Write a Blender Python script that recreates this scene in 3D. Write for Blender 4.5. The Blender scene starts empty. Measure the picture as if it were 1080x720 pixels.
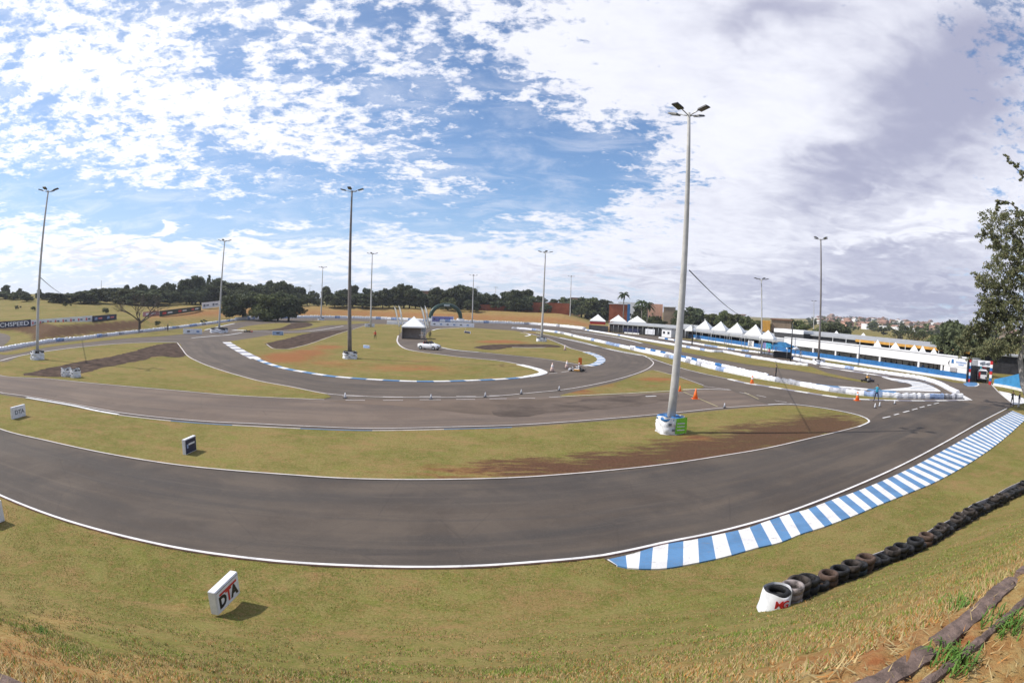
import bpy, bmesh, math, random
import numpy as np
from mathutils import Vector, Matrix
from mathutils.geometry import delaunay_2d_cdt
rad = math.radians
random.seed(7)
S = bpy.context.scene
COL = S.collection

# ------------------------------------------------------------ camera, sky, sun, exposure
CAM_H = 8.0; FPX = 630.0; PITCH = rad(3.6); ROLL = rad(2.1)
cd = bpy.data.cameras.new('camera'); cam = bpy.data.objects.new('camera', cd); COL.objects.link(cam)
cd.type = 'PANO'; cd.panorama_type = 'FISHEYE_EQUISOLID'
cd.sensor_fit = 'HORIZONTAL'; cd.sensor_width = 36.0; cd.sensor_height = 24.0
cd.fisheye_lens = FPX * 36.0 / 1080.0; cd.fisheye_fov = rad(200)
cd.clip_start = 0.05; cd.clip_end = 20000
cam.location = (0, 0, CAM_H)
cam.rotation_euler = (Matrix.Rotation(rad(90) - PITCH, 3, 'X') @ Matrix.Rotation(ROLL, 3, 'Z')).to_euler()
S.camera = cam
SUN_AZ = rad(-88); SUN_EL = rad(47)
w = bpy.data.worlds.new('World'); S.world = w; w.use_nodes = True
sl = bpy.data.lights.new('sun', 'SUN'); sun = bpy.data.objects.new('sun', sl); COL.objects.link(sun)
sl.energy = 4.2; sl.angle = rad(0.7); sl.color = (1.0, 0.94, 0.86)
sd = Vector((math.sin(SUN_AZ) * math.cos(SUN_EL), math.cos(SUN_AZ) * math.cos(SUN_EL), math.sin(SUN_EL)))
sun.rotation_euler = sd.to_track_quat('Z', 'Y').to_euler()
S.view_settings.view_transform = 'Standard'; S.view_settings.look = 'None'
S.view_settings.exposure = 0.22; S.view_settings.gamma = 1; S.view_settings.use_curve_mapping = False
S.cycles.max_bounces = 6; S.cycles.transparent_max_bounces = 8; S.cycles.use_denoising = True
S.cycles.diffuse_bounces = 2; S.cycles.glossy_bounces = 2; S.cycles.transmission_bounces = 3

def ray(px, py):
    u = px - 540.; v = -(py - 360.); r = math.hypot(u, v) + 1e-9
    th = 2 * math.asin(min(1, r / (2 * FPX))); s = math.sin(th) / r
    x, y, z = u * s, v * s, -math.cos(th)
    c, s = math.cos(ROLL), math.sin(ROLL); x, y = c * x - s * y, s * x + c * y
    X, Y, Z = x, -z, y
    c, s = math.cos(PITCH), math.sin(PITCH)
    return Vector((X, c * Y + s * Z, -s * Y + c * Z))
def g(px, py, z=0.):                                     # where that line of sight meets the level z
    d = ray(px, py); t = (z - CAM_H) / d.z
    return Vector((d.x * t, d.y * t, z))
def azel(px, py):
    d = ray(px, py); return math.atan2(d.x, d.y), math.asin(d.z)
def at(px, py, dist):                                    # point on the line of sight at a horizontal distance
    d = ray(px, py); k = dist / math.hypot(d.x, d.y)
    return Vector((d.x * k, d.y * k, CAM_H + d.z * k))

# ------------------------------------------------------------ node helpers
class NT:
    def __init__(s, tree): s.t = tree; s.n = tree.nodes; s.l = tree.links
    def node(s, kind, **kw):
        n = s.n.new(kind)
        for k, v in kw.items(): setattr(n, k, v)
        return n
    def put(s, sock, v):
        if hasattr(v, 'links') or isinstance(v, bpy.types.NodeSocket): s.l.new(v, sock)
        else: sock.default_value = v
    def m(s, op, a, b=None, c=None, clamp=False):
        n = s.n.new('ShaderNodeMath'); n.operation = op; n.use_clamp = clamp
        s.put(n.inputs[0], a)
        if b is not None: s.put(n.inputs[1], b)
        if c is not None: s.put(n.inputs[2], c)
        return n.outputs[0]
    def ss(s, v, a, b, lo=0., hi=1.):
        n = s.n.new('ShaderNodeMapRange'); n.interpolation_type = 'SMOOTHSTEP'
        s.put(n.inputs[0], v); n.inputs[1].default_value = a; n.inputs[2].default_value = b
        n.inputs[3].default_value = lo; n.inputs[4].default_value = hi
        return n.outputs[0]
    def mix(s, f, a, b, mode='MIX'):
        n = s.n.new('ShaderNodeMix'); n.data_type = 'RGBA'; n.blend_type = mode
        s.put(n.inputs[0], f)
        for i, v in ((6, a), (7, b)):
            if isinstance(v, tuple) and len(v) == 3: v = (*v, 1)
            s.put(n.inputs[i], v)
        return n.outputs[2]
    def noise(s, vec, scale, detail=4, rough=.55, dist=0., dim='3D'):
        n = s.n.new('ShaderNodeTexNoise'); n.noise_dimensions = dim
        if vec is not None: s.l.new(vec, n.inputs['Vector'])
        n.inputs['Scale'].default_value = scale; n.inputs['Detail'].default_value = detail
        n.inputs['Roughness'].default_value = rough; n.inputs['Distortion'].default_value = dist
        return n.outputs[0]
    def comb(s, x, y, z=0.):
        n = s.n.new('ShaderNodeCombineXYZ')
        for i, v in enumerate((x, y, z)): s.put(n.inputs[i], v)
        return n.outputs[0]
    def sep(s, v):
        n = s.n.new('ShaderNodeSeparateXYZ'); s.l.new(v, n.inputs[0]); return n.outputs
    def vscale(s, v, sc):
        n = s.n.new('ShaderNodeVectorMath'); n.operation = 'MULTIPLY'
        s.l.new(v, n.inputs[0]); n.inputs[1].default_value = sc; return n.outputs[0]

# ------------------------------------------------------------ the sky: Nishita air with a broken cloud deck
def build_sky():
    t = NT(w.node_tree); t.n.clear()
    out = t.node('ShaderNodeOutputWorld'); bg = t.node('ShaderNodeBackground')
    sky = t.node('ShaderNodeTexSky', sky_type='NISHITA', sun_disc=False, sun_elevation=SUN_EL, sun_rotation=SUN_AZ % (2 * math.pi))
    sky.air_density = 1.0; sky.dust_density = .6; sky.ozone_density = 1.5; sky.altitude = 500
    tc = t.node('ShaderNodeTexCoord'); d = tc.outputs['Generated']
    x, y, z = t.sep(d)
    zc = t.m('MAXIMUM', z, 0.0)
    az0 = t.m('ARCTAN2', x, y); el0 = t.m('ARCSINE', z)
    k = t.m('DIVIDE', 1.0, t.m('ADD', zc, 0.19))
    P = t.comb(t.m('MULTIPLY', x, k), t.m('MULTIPLY', y, k), 0.)
    wob = t.noise(P, 1.6, 3, .6)
    wob2 = t.noise(t.vscale(P, (1, 1, 1)), 3.1, 3, .6, 1.)
    az = t.m('ADD', az0, t.m('MULTIPLY', t.m('SUBTRACT', wob, .5), .30))
    el = t.m('ADD', el0, t.m('MULTIPLY', t.m('SUBTRACT', wob2, .5), .16))
    def blobs(lst):
        acc = None
        for (px, py, sx, sy, rot, wt) in lst:
            a, e = azel(px, py); ce = math.cos(e); r = rad(rot); c, s_ = math.cos(r), math.sin(r)
            da = t.m('MULTIPLY', t.m('SUBTRACT', az, a), ce); de = t.m('SUBTRACT', el, e)
            u = t.m('MULTIPLY', t.m('ADD', t.m('MULTIPLY', da, c), t.m('MULTIPLY', de, s_)), FPX / sx)
            v = t.m('MULTIPLY', t.m('SUBTRACT', t.m('MULTIPLY', de, c), t.m('MULTIPLY', da, s_)), FPX / sy)
            q = t.m('ADD', t.m('MULTIPLY', u, u), t.m('MULTIPLY', v, v))
            q = t.m('MULTIPLY', t.m('EXPONENT', t.m('MULTIPLY', q, -1.)), wt)
            acc = q if acc is None else t.m('ADD', acc, q)
        return acc
    # where the deck opens (-) and where it closes (+); angle positive = rising to the right
    cov = blobs([(600, 160, 84, 30, 8, -.21), (470, 110, 95, 50, -28, -.07), (520, 165, 60, 50, 0, -.06),
                 (330, 185, 170, 24, -10, -.13), (160, 222, 190, 20, -6, -.22), (35, 32, 40, 14, 0, -.06),
                 (60, 122, 50, 16, -25, -.14), (250, 62, 40, 16, -20, -.12), (730, 95, 30, 12, 20, -.15), (740, 195, 60, 16, 5, -.12),
                 (600, 205, 80, 20, 10, -.14), (420, 232, 120, 12, -5, -.10), (360, 5, 80, 20, 0, -.05),
                 (130, 120, 160, 70, -12, .10), (300, 130, 100, 50, -25, .08), (60, 20, 90, 50, 0, .03), (250, 20, 160, 40, 0, .02), (420, 30, 120, 50, -20, .05), (880, 150, 190, 210, 0, .34), (690, 40, 120, 60, 0, .18),
                 (160, 262, 260, 18, -2, .12), (520, 268, 220, 28, -2, .10), (990, 330, 150, 30, 0, -.02), (450, 195, 90, 16, 4, .10)])
    dark = blobs([(985, 110, 110, 62, 35, .62), (880, 190, 60, 30, 30, .42), (810, 20, 80, 26, 0, .40), (1060, 60, 60, 60, 0, .30),
                  (950, 270, 130, 24, 0, .36), (900, 312, 170, 22, 0, .34), (740, 205, 70, 18, 0, .10), (120, 272, 130, 8, -3, .30),
                  (560, 285, 150, 10, 0, .18), (700, 296, 120, 14, 0, .16), (1010, 320, 120, 18, 0, .28), (480, 308, 260, 8, 0, .12),
                  (850, 255, 100, 10, 8, -.12), (960, 238, 110, 12, 14, -.34), (860, 120, 60, 60, 0, -.16), (780, 150, 60, 60, 0, -.10)])
    n1 = t.noise(P, 14.0, 9, .62, .30)
    n2 = t.noise(t.vscale(P, (1.0, 1.25, 1)), 4.2, 5, .55, .3)
    n3 = t.noise(P, 38.0, 4, .6, .2); fade = t.ss(z, .03, .25)
    dens = t.m('ADD', t.m('ADD', t.m('ADD', t.m('MULTIPLY', t.m('MULTIPLY', t.m('SUBTRACT', n1, .5), t.m('ADD', t.m('MULTIPLY', fade, .65), .35)), .62), .31), t.m('MULTIPLY', n2, .40)), t.m('MULTIPLY', t.m('SUBTRACT', n3, .5), t.m('MULTIPLY', fade, .26)))
    dens = t.m('ADD', dens, cov)
    alpha = t.ss(dens, .455, .615); thin = t.noise(t.vscale(P, (.8, 1.3, 1)), 4.3, 7, .65, .6); alpha = t.m('MAXIMUM', alpha, t.m('MULTIPLY', t.ss(thin, .42, .72), .34))
    alpha = t.m('MAXIMUM', alpha, t.m('MULTIPLY', t.ss(z, .0, .10, 1, 0), .45))
    # shade inside the deck: thick = grey lavender, thin rims = bright
    n4 = t.noise(t.vscale(P, (1.0, 1.6, 1)), 5.0, 6, .6, .4)
    shade = t.m('ADD', dark, t.m('MULTIPLY', t.m('SUBTRACT', n4, .5), .42))
    shade = t.m('ADD', shade, t.m('MULTIPLY', t.m('SUBTRACT', n1, .5), .30))
    right = t.ss(az0, -.10, .55)
    shade = t.m('ADD', shade, t.m('MULTIPLY', right, .20))
    left = t.ss(az0, -.95, .1, 1., 0.)
    wcol = t.mix(left, (9.0, 9.1, 9.9), (10.9, 10.9, 11.3))
    ccol = t.mix(t.ss(shade, -.05, .80), wcol, (4.1, 4.2, 5.6))
    blue = t.mix(1.0, sky.outputs[0], (.80, 1.02, 1.26, 1), 'MULTIPLY')
    hz = t.ss(z, -.02, .22, 1., 0.)
    blue = t.mix(t.m('MULTIPLY', hz, .62), blue, (4.6, 5.9, 8.8))
    blue = t.mix(t.m('ADD', t.m('MULTIPLY', left, .25), .08), blue, (6.5, 7.8, 9.8))
    col = t.mix(t.m('MULTIPLY', alpha, .96), blue, ccol)
    col = t.mix(t.ss(z, -.03, .0, 1., 0.), col, (3.2, 3.3, 3.2))
    t.l.new(col, bg.inputs[0]); bg.inputs[1].default_value = .095
    t.l.new(bg.outputs[0], out.inputs[0])
build_sky()
w.cycles.sampling_method = 'MANUAL'; w.cycles.sample_map_resolution = 512

# ------------------------------------------------------------ materials
MATS = {}
def new_mat(name):
    m = bpy.data.materials.new(name); m.use_nodes = True; t = NT(m.node_tree); t.n.clear()
    out = t.node('ShaderNodeOutputMaterial'); b = t.node('ShaderNodeBsdfPrincipled')
    t.l.new(b.outputs[0], out.inputs[0]); MATS[name] = m
    return m, t, b, out
def mat(name, col, rough=.7, var=.15, scale=3., metal=0., bump=0., spec=.3, col2=None):
    if name in MATS: return MATS[name]
    m, t, b, out = new_mat(name)
    tc = t.node('ShaderNodeTexCoord').outputs['Object']
    n = t.noise(tc, scale, 6, .65)
    c2 = col2 or tuple(c * (1 - var * 1.6) for c in col)
    c1 = tuple(min(1, c * (1 + var * .5)) for c in col)
    t.l.new(t.mix(t.ss(n, .3, .7), (*c1, 1), (*c2, 1)), b.inputs['Base Color'])
    t.l.new(t.m('ADD', t.m('MULTIPLY', n, .2), rough - .1), b.inputs['Roughness'])
    b.inputs['Metallic'].default_value = metal; b.inputs['Specular IOR Level'].default_value = spec
    if bump:
        bp = t.node('ShaderNodeBump'); bp.inputs['Strength'].default_value = bump; bp.inputs['Distance'].default_value = .02
        t.l.new(t.noise(tc, scale * 6, 4, .6), bp.inputs['Height']); t.l.new(bp.outputs[0], b.inputs['Normal'])
    return m

def grass_mat():
    m, t, b, out = new_mat('grass_turf')
    pos = t.node('ShaderNodeNewGeometry').outputs['Position']
    at_ = t.node('ShaderNodeAttribute', attribute_name='soil')
    sp = t.node('ShaderNodeSeparateColor'); t.l.new(at_.outputs['Color'], sp.inputs[0])
    R, G_, B = sp.outputs
    nb = t.noise(pos, .12, 5, .6, .6); nm = t.noise(pos, .9, 6, .65, .4); nf = t.noise(pos, 7., 6, .7, .2); nx = t.noise(pos, 40., 3, .7)
    mixn = t.m('ADD', t.m('MULTIPLY', nb, .45), t.m('ADD', t.m('MULTIPLY', nm, .3), t.m('MULTIPLY', nf, .25)))
    n2_ = t.noise(pos, 3.4, 7, .8, .6); c = t.mix(t.ss(mixn, .42, .58), (.135, .132, .032), (.235, .182, .066)); c = t.mix(t.m('MULTIPLY', t.ss(n2_, .50, .62), .60), c, (.26, .150, .062)); c = t.mix(t.m('MULTIPLY', t.ss(n2_, .49, .38), .55), c, (.105, .135, .022))
    c = t.mix(t.m('MULTIPLY', t.ss(nm, .48, .66), .65), c, (.19, .18, .055))
    c = t.mix(t.m('MULTIPLY', t.ss(nf, .52, .75), .5), c, (.27, .215, .09))
    c = t.mix(t.m('MULTIPLY', t.ss(nf, .46, .28), .55), c, (.062, .075, .018))
    c = t.mix(t.m('MULTIPLY', t.ss(nx, .55, .8), .35), c, (.33, .27, .13))
    np_ = t.noise(t.vscale(pos, (.6, 1., 1.)), .55, 8, .72, .8); c = t.mix(t.m('MULTIPLY', t.ss(np_, .50, .64), .62), c, (.27, .165, .075)); c = t.mix(t.m('MULTIPLY', t.ss(np_, .46, .36), .45), c, (.16, .175, .035)); npx = t.noise(pos, 1.9, 7, .8, .4); c = t.mix(t.m('MULTIPLY', t.ss(npx, .58, .68), .5), c, (.20, .085, .04))
    ng2 = t.noise(t.vscale(pos, (1., .8, 1.)), 17., 4, .85, .3)
    c = t.mix(t.m('MULTIPLY', t.ss(ng2, .52, .66), .55), c, (.36, .27, .13)); c = t.mix(t.m('MULTIPLY', t.ss(ng2, .48, .34), .60), c, (.055, .060, .018))
    thr = t.m('ADD', t.m('MULTIPLY', nm, .6), t.m('MULTIPLY', nf, .5))
    fd = t.ss(t.m('ADD', B, t.m('SUBTRACT', thr, .55)), .32, .72)
    dry = t.mix(t.ss(nf, .35, .65), (.31, .155, .055), (.37, .27, .115))
    c = t.mix(t.m('MULTIPLY', fd, .8), c, dry)
    ns = t.noise(t.vscale(pos, (.35, 1.1, 1)), 1.3, 7, .7, .5); tt = t.m('MULTIPLY', t.m('SUBTRACT', ns, .5), 1.7); fr = t.ss(t.m('ADD', R, tt), .22, .80)
    c = t.mix(t.m('MULTIPLY', fr, .80), c, t.mix(t.ss(nf, .3, .7), (.24, .075, .030), (.30, .13, .06)))
    fg = t.ss(t.m('ADD', G_, t.m('MULTIPLY', tt, 1.3)), .30, .85)
    c = t.mix(t.m('MULTIPLY', fg, .9), c, t.mix(t.ss(nf, .3, .7), (.062, .034, .023), (.115, .060, .038)))
    t.l.new(c, b.inputs['Base Color']); b.inputs['Roughness'].default_value = .95; b.inputs['Specular IOR Level'].default_value = .08
    bp = t.node('ShaderNodeBump'); bp.inputs['Strength'].default_value = .6; bp.inputs['Distance'].default_value = .06
    t.l.new(t.m('ADD', nf, t.m('MULTIPLY', nx, .5)), bp.inputs['Height']); t.l.new(bp.outputs[0], b.inputs['Normal'])
    return m
GRASS = grass_mat()

def asphalt_mat(name, c1, c2, streak=True, dark=(.04, .037, .036)):
    m, t, b, out = new_mat(name)
    pos = t.node('ShaderNodeNewGeometry').outputs['Position']
    nb = t.noise(pos, .16, 5, .6, .5); nm = t.noise(pos, 1.5, 5, .65); nx = t.noise(pos, 45., 3, .7)
    c = t.mix(t.ss(nb, .36, .64), c1, c2)
    if streak:
        uv = t.node('ShaderNodeUVMap').outputs[0]
        st = t.noise(t.vscale(uv, (.05, .55, 1)), 1.1, 6, .6, .5)
        c = t.mix(t.m('MULTIPLY', t.ss(st, .42, .70), .60), c, dark)
        st2 = t.noise(t.vscale(uv, (.07, 1.5, 1)), 1.3, 6, .65, .6)
        vv = t.m('ADD', t.sep(uv)[1], t.m('MULTIPLY', t.m('SUBTRACT', nb, .5), 5.)); bd = t.m('ABSOLUTE', t.m('SUBTRACT', vv, 6.6)); c = t.mix(t.m('MULTIPLY', t.ss(bd, .2, 1.7, 1., 0.), .42), c, dark); bd2 = t.m('ABSOLUTE', t.m('SUBTRACT', vv, 2.0)); c = t.mix(t.m('MULTIPLY', t.ss(bd2, .1, 1.0, 1., 0.), .30), c, dark)
        c = t.mix(t.m('MULTIPLY', t.ss(st2, .50, .75), .30), c, tuple(min(1, v * 1.45) for v in c2))
    c = t.mix(t.m('MULTIPLY', t.ss(nm, .5, .75), .28), c, tuple(v * 1.35 for v in c2))
    c = t.mix(t.m('MULTIPLY', t.ss(nx, .5, .75), .45), c, (.19, .165, .14)); ng = t.noise(pos, 14., 4, .8); c = t.mix(t.m('MULTIPLY', t.ss(ng, .48, .30), .4), c, (.045, .038, .033))
    vo = t.node('ShaderNodeTexVoronoi', feature='DISTANCE_TO_EDGE'); t.l.new(pos, vo.inputs['Vector']); vo.inputs['Scale'].default_value = .22
    c = t.mix(t.m('MULTIPLY', t.ss(vo.outputs['Distance'], .002, .006, 1, 0), .22), c, (.035, .03, .028))
    t.l.new(c, b.inputs['Base Color'])
    t.l.new(t.m('ADD', t.m('MULTIPLY', nm, .15), .72), b.inputs['Roughness']); b.inputs['Specular IOR Level'].default_value = .25
    bp = t.node('ShaderNodeBump'); bp.inputs['Strength'].default_value = .25; bp.inputs['Distance'].default_value = .01
    t.l.new(nx, bp.inputs['Height']); t.l.new(bp.outputs[0], b.inputs['Normal'])
    return m
ASPH = asphalt_mat('asphalt', (.088, .068, .053), (.122, .095, .073), False)
ASPH_NEAR = asphalt_mat('asphalt_near', (.062, .048, .038), (.100, .078, .060))
ASPH_MID = asphalt_mat('asphalt_mid', (.126, .092, .070), (.165, .122, .092), True, (.085, .066, .056))
ASPH_LOOP = asphalt_mat('asphalt_loop', (.090, .070, .054), (.125, .097, .075), True, (.055, .045, .039))
OLDASPH = mat('old_asphalt', (.088, .058, .042), .95, .45, .8, bump=.3, spec=.1)
def paint(name, col, worn=.3):
    m, t, b, out = new_mat(name)
    pos = t.node('ShaderNodeNewGeometry').outputs['Position']
    n = t.noise(pos, 9., 7, .7); n2 = t.noise(pos, 1.1, 4, .6)
    c = t.mix(t.ss(n2, .35, .7), (*col, 1), tuple(v * .78 for v in col)); c = t.mix(t.m('MULTIPLY', t.ss(t.noise(t.vscale(pos, (1., 1.6, 1.)), 2.3, 8, .75, .8), .55, .66), worn * .8), c, (.20, .17, .14))
    c = t.mix(t.m('MULTIPLY', t.ss(n, .56, .70), worn), c, (.14, .12, .10))
    t.l.new(c, b.inputs['Base Color']); b.inputs['Roughness'].default_value = .6; b.inputs['Specular IOR Level'].default_value = .3
    return m
WHITE_P = paint('white_paint', (.74, .73, .72), .5); BLUE_P = paint('blue_paint', (.095, .225, .42), .5)
LINE_P = paint('line_paint', (.62, .57, .54), .5); YEL_P = paint('yellow_paint', (.55, .48, .25), .4)
PINK_P = paint('pink_kerb_side', (.42, .27, .25), .4); GREY_P = paint('grey_paint', (.30, .29, .34), .4)
WALLW = mat('white_wall', (.78, .78, .79), .6, .07, .5); WHITE_F = mat('white_cover', (.75, .76, .80), .55, .12, 2.5)
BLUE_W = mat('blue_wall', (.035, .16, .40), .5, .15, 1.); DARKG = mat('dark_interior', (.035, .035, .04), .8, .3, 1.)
GREYR = mat('grey_roof', (.33, .34, .35), .6, .12, .8); STEEL = mat('galvanised', (.42, .43, .44), .45, .15, 2., metal=.35)
CONC = mat('pole_concrete', (.50, .49, .47), .85, .12, 1.2); RUBBER = mat('tyre_rubber', (.022, .022, .024), .65, .5, 6., bump=.4)
DGREY = mat('dark_grey', (.06, .06, .062), .5, .2, 4.); BLACK = mat('black', (.02, .02, .022), .5, .2, 4.)
RED = mat('red', (.55, .03, .03), .5, .1, 3.); ORANGE = mat('orange', (.80, .17, .03), .5, .08, 3.); GREEN = mat('lime_green', (.22, .58, .05), .5, .12, 4.)
NAVY = mat('navy', (.025, .03, .075), .5, .2, 3.); TENT = mat('tent_cloth', (.80, .80, .79), .7, .05, 1.)
PURPLE = mat('lilac_banner', (.25, .23, .48), .6, .2, 2.); CYAN = mat('cyan_cloth', (.05, .35, .50), .7, .1, 3.)
YEL = mat('ochre', (.62, .33, .07), .6, .15, 1.); SKIN = mat('skin', (.42, .24, .16), .6, .1, 8.)
BRICK = mat('red_brick_wall', (.36, .105, .05), .9, .2, .35); PEACH = mat('peach_plaster', (.62, .36, .26), .85, .1, .4)
TAN = mat('tan_plaster', (.30, .23, .17), .85, .15, .4); TERRA = mat('terracotta', (.30, .17, .12), .85, .25, .2)
GLASS = mat('dark_glass', (.03, .035, .045), .12, .2, 1., spec=.6); BARK = mat('bark', (.10, .08, .065), .9, .3, 5., bump=.5)
PALEBARK = mat('pale_bark', (.30, .28, .26), .9, .3, 3., bump=.5); TAN_C = mat('tent_wall_cloth', (.30, .25, .22), .8, .15, 1.)
BROWNC = mat('weathered_concrete', (.17, .12, .10), .9, .35, 8., bump=.6)

# ------------------------------------------------------------ object helpers
def link(name, me, parent=None, mats=()):
    o = bpy.data.objects.new(name, me); COL.objects.link(o)
    for m in mats: me.materials.append(m)
    if parent is not None: o.parent = parent
    return o
def from_bm(name, bm, mats, parent=None, smooth=False):
    me = bpy.data.meshes.new(name); bm.normal_update(); bm.to_mesh(me); bm.free()
    if smooth:
        for p in me.polygons: p.use_smooth = True
    return link(name, me, parent, mats if isinstance(mats, (list, tuple)) else [mats])
def from_py(name, v, f, mats, parent=None, mi=None, smooth=False):
    me = bpy.data.meshes.new(name); me.from_pydata([tuple(p) for p in v], [], f); me.update()
    o = link(name, me, parent, mats if isinstance(mats, (list, tuple)) else [mats])
    if mi is not None: me.polygons.foreach_set('material_index', mi)
    if smooth: me.polygons.foreach_set('use_smooth', [True] * len(me.polygons))
    return o
def struct(o): o['kind'] = 'structure'; return o
def tag(o, label, cat, group=None, kind=None):
    o['label'] = label; o['category'] = cat
    if group: o['group'] = group
    if kind: o['kind'] = kind
    return o
def thing(name, loc, label, cat, group=None, rz=0):
    o = bpy.data.objects.new(name, None); COL.objects.link(o); o.location = loc; o.rotation_euler[2] = rz
    o.empty_display_size = .3
    return tag(o, label, cat, group)
def copy_tree(src, loc, rz=None, label=None, group=None, scale=None):
    r = src.copy(); COL.objects.link(r); r.location = loc
    if rz is not None: r.rotation_euler[2] = rz
    if label: r['label'] = label
    if group: r['group'] = group
    if scale: r.scale = (scale,) * 3 if not isinstance(scale, tuple) else scale
    for ch in list(src.children):
        c = ch.copy(); COL.objects.link(c); c.parent = r
        for gc in list(ch.children):
            q = gc.copy(); COL.objects.link(q); q.parent = c
    return r
def box(bm, c, s, rz=0., taper=1., mi=0, rot=None):
    vs = []
    for dz in (-.5, .5):
        k = taper if dz > 0 else 1.
        for dx, dy in ((-.5, -.5), (.5, -.5), (.5, .5), (-.5, .5)):
            p = Vector((dx * s[0] * k, dy * s[1] * k, dz * s[2]))
            if rot: p = rot @ p
            elif rz: p = Matrix.Rotation(rz, 3, 'Z') @ p
            vs.append(bm.verts.new(p + Vector(c)))
    for q in ((0, 3, 2, 1), (4, 5, 6, 7), (0, 1, 5, 4), (1, 2, 6, 5), (2, 3, 7, 6), (3, 0, 4, 7)):
        f = bm.faces.new([vs[i] for i in q]); f.material_index = mi
def bxo(name, c, s, m, parent=None, bev=0., **k):
    bm = bmesh.new(); box(bm, c, s, **k)
    if bev: bmesh.ops.bevel(bm, geom=bm.edges[:], offset=bev, segments=2, affect='EDGES')
    return from_bm(name, bm, m, parent)
def tube(bm, pts, radii, n=10, cap=True, mi=0):
    pts = [Vector(p) for p in pts]; rings = []
    for i, p in enumerate(pts):
        d = (pts[min(i + 1, len(pts) - 1)] - pts[max(i - 1, 0)]).normalized()
        a = d.orthogonal().normalized() if i == 0 else (a - d * a.dot(d)).normalized()
        b = d.cross(a); r = radii[i] if isinstance(radii, (list, tuple)) else radii
        rings.append([bm.verts.new(p + (a * math.cos(2 * math.pi * j / n) + b * math.sin(2 * math.pi * j / n)) * r) for j in range(n)])
    for r0, r1 in zip(rings, rings[1:]):
        for j in range(n):
            f = bm.faces.new((r0[j], r0[(j + 1) % n], r1[(j + 1) % n], r1[j])); f.smooth = True; f.material_index = mi
    if cap: bm.faces.new(rings[0][::-1]).material_index = mi; bm.faces.new(rings[-1]).material_index = mi
def tbo(name, pts, r, m, parent=None, n=10):
    bm = bmesh.new(); tube(bm, pts, r, n); return from_bm(name, bm, m, parent)
def text(name, s, h, m, parent, mtx, width=None, bold=.0, align='CENTER'):
    cu = bpy.data.curves.new(name, 'FONT'); cu.body = s; cu.size = h * 1.4; cu.extrude = .004; cu.offset = bold
    cu.align_x = align; cu.align_y = 'CENTER'; cu.resolution_u = 3
    o = bpy.data.objects.new(name, cu); me = bpy.data.meshes.new_from_object(o)
    bpy.data.objects.remove(o); bpy.data.curves.remove(cu)
    if width and len(me.vertices):
        xs = [v.co.x for v in me.vertices]; k = width / (max(xs) - min(xs))
        for v in me.vertices: v.co.x *= k
    me.transform(mtx); me.name = name; me.materials.clear()
    return link(name, me, parent, [m])
def face_mtx(origin, right, up=Vector((0, 0, 1))):
    right = Vector(right).normalized(); n = right.cross(up).normalized()
    M = Matrix((right, up, n)).transposed().to_4x4(); M.translation = Vector(origin); return M

def cr(pts, step=1.0, closed=False):                      # Catmull-Rom, then resampled evenly
    P = [Vector(p) for p in pts]; n = len(P); out = []
    rng = range(n) if closed else range(n - 1)
    for i in rng:
        if closed: a, b, c, d = P[i - 1], P[i], P[(i + 1) % n], P[(i + 2) % n]
        else: a, b, c, d = P[max(i - 1, 0)], P[i], P[i + 1], P[min(i + 2, n - 1)]
        k = max(2, int((c - b).length / step))
        t1 = (c - a) * .5; t2 = (d - b) * .5; L = (c - b).length
        if t1.length > 1.2 * L: t1 = t1.normalized() * 1.2 * L
        if t2.length > 1.2 * L: t2 = t2.normalized() * 1.2 * L
        for j in range(k):
            s = j / k; s2 = s * s; s3 = s2 * s
            out.append(b * (2 * s3 - 3 * s2 + 1) + t1 * (s3 - 2 * s2 + s) + c * (-2 * s3 + 3 * s2) + t2 * (s3 - s2))
    if not closed: out.append(P[-1])
    return out
def even(pts, step):
    d = [0.]
    for a, b in zip(pts, pts[1:]): d.append(d[-1] + (b - a).length)
    n = max(1, round(d[-1] / step)); out = []; j = 0
    for i in range(n + 1):
        s = d[-1] * i / n
        while j < len(d) - 2 and d[j + 1] < s: j += 1
        L = d[j + 1] - d[j]; out.append(pts[j].lerp(pts[j + 1], (s - d[j]) / L if L > 1e-9 else 0))
    return out
def W(pxs, z=0.): return [g(x, y, z) for x, y in pxs]
def normals(pts):
    r = []
    for i in range(len(pts)):
        d = pts[min(i + 1, len(pts) - 1)] - pts[max(i - 1, 0)]; d.z = 0
        d.normalize(); r.append(Vector((-d.y, d.x, 0)))
    return r
# ------------------------------------------------------------ plan of the circuit (levels measured on the flat)
V = Vector
NEAR_OUT = [V((-95, 34, 0)), V((-60, 22.5, 0)), V((-33, 17, 0))] + W([(0, 523), (50, 543), (100, 558.5), (150, 571), (200, 581), (300, 593.5), (360, 597), (430, 599), (500, 598),
            (560, 594), (640, 586), (700, 573), (760, 561), (830, 541), (900, 514), (953, 490), (1000, 465), (1035, 445), (1062, 431)])
NEAR_IN = [V((-95, 46, 0)), V((-60, 31, 0))] + W([(0, 452.5), (50, 465), (100, 476), (150, 485), (200, 492), (300, 500.5), (360, 504.5), (430, 506), (540, 504),
           (600, 500), (640, 496.5), (700, 490), (760, 481), (810, 472.5), (860, 461), (905, 450), (917, 445)])
MID_LO = [V((-100, 52, 0)), V((-60, 38, 0))] + W([(0, 414), (25, 417.5), (75, 426), (125, 435), (175, 441), (225, 445), (270, 447), (332, 450), (395, 452), (470, 450.5), (540, 448.5),
          (590, 445.5), (660, 440), (715, 435), (765, 430), (810, 427), (835, 426)])
MID_UP = [V((-110, 66, 0)), V((-70, 50, 0))] + W([(0, 396), (50, 399.5), (100, 404.5), (175, 411), (225, 415.5), (270, 418.5), (342, 421.5)])
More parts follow.
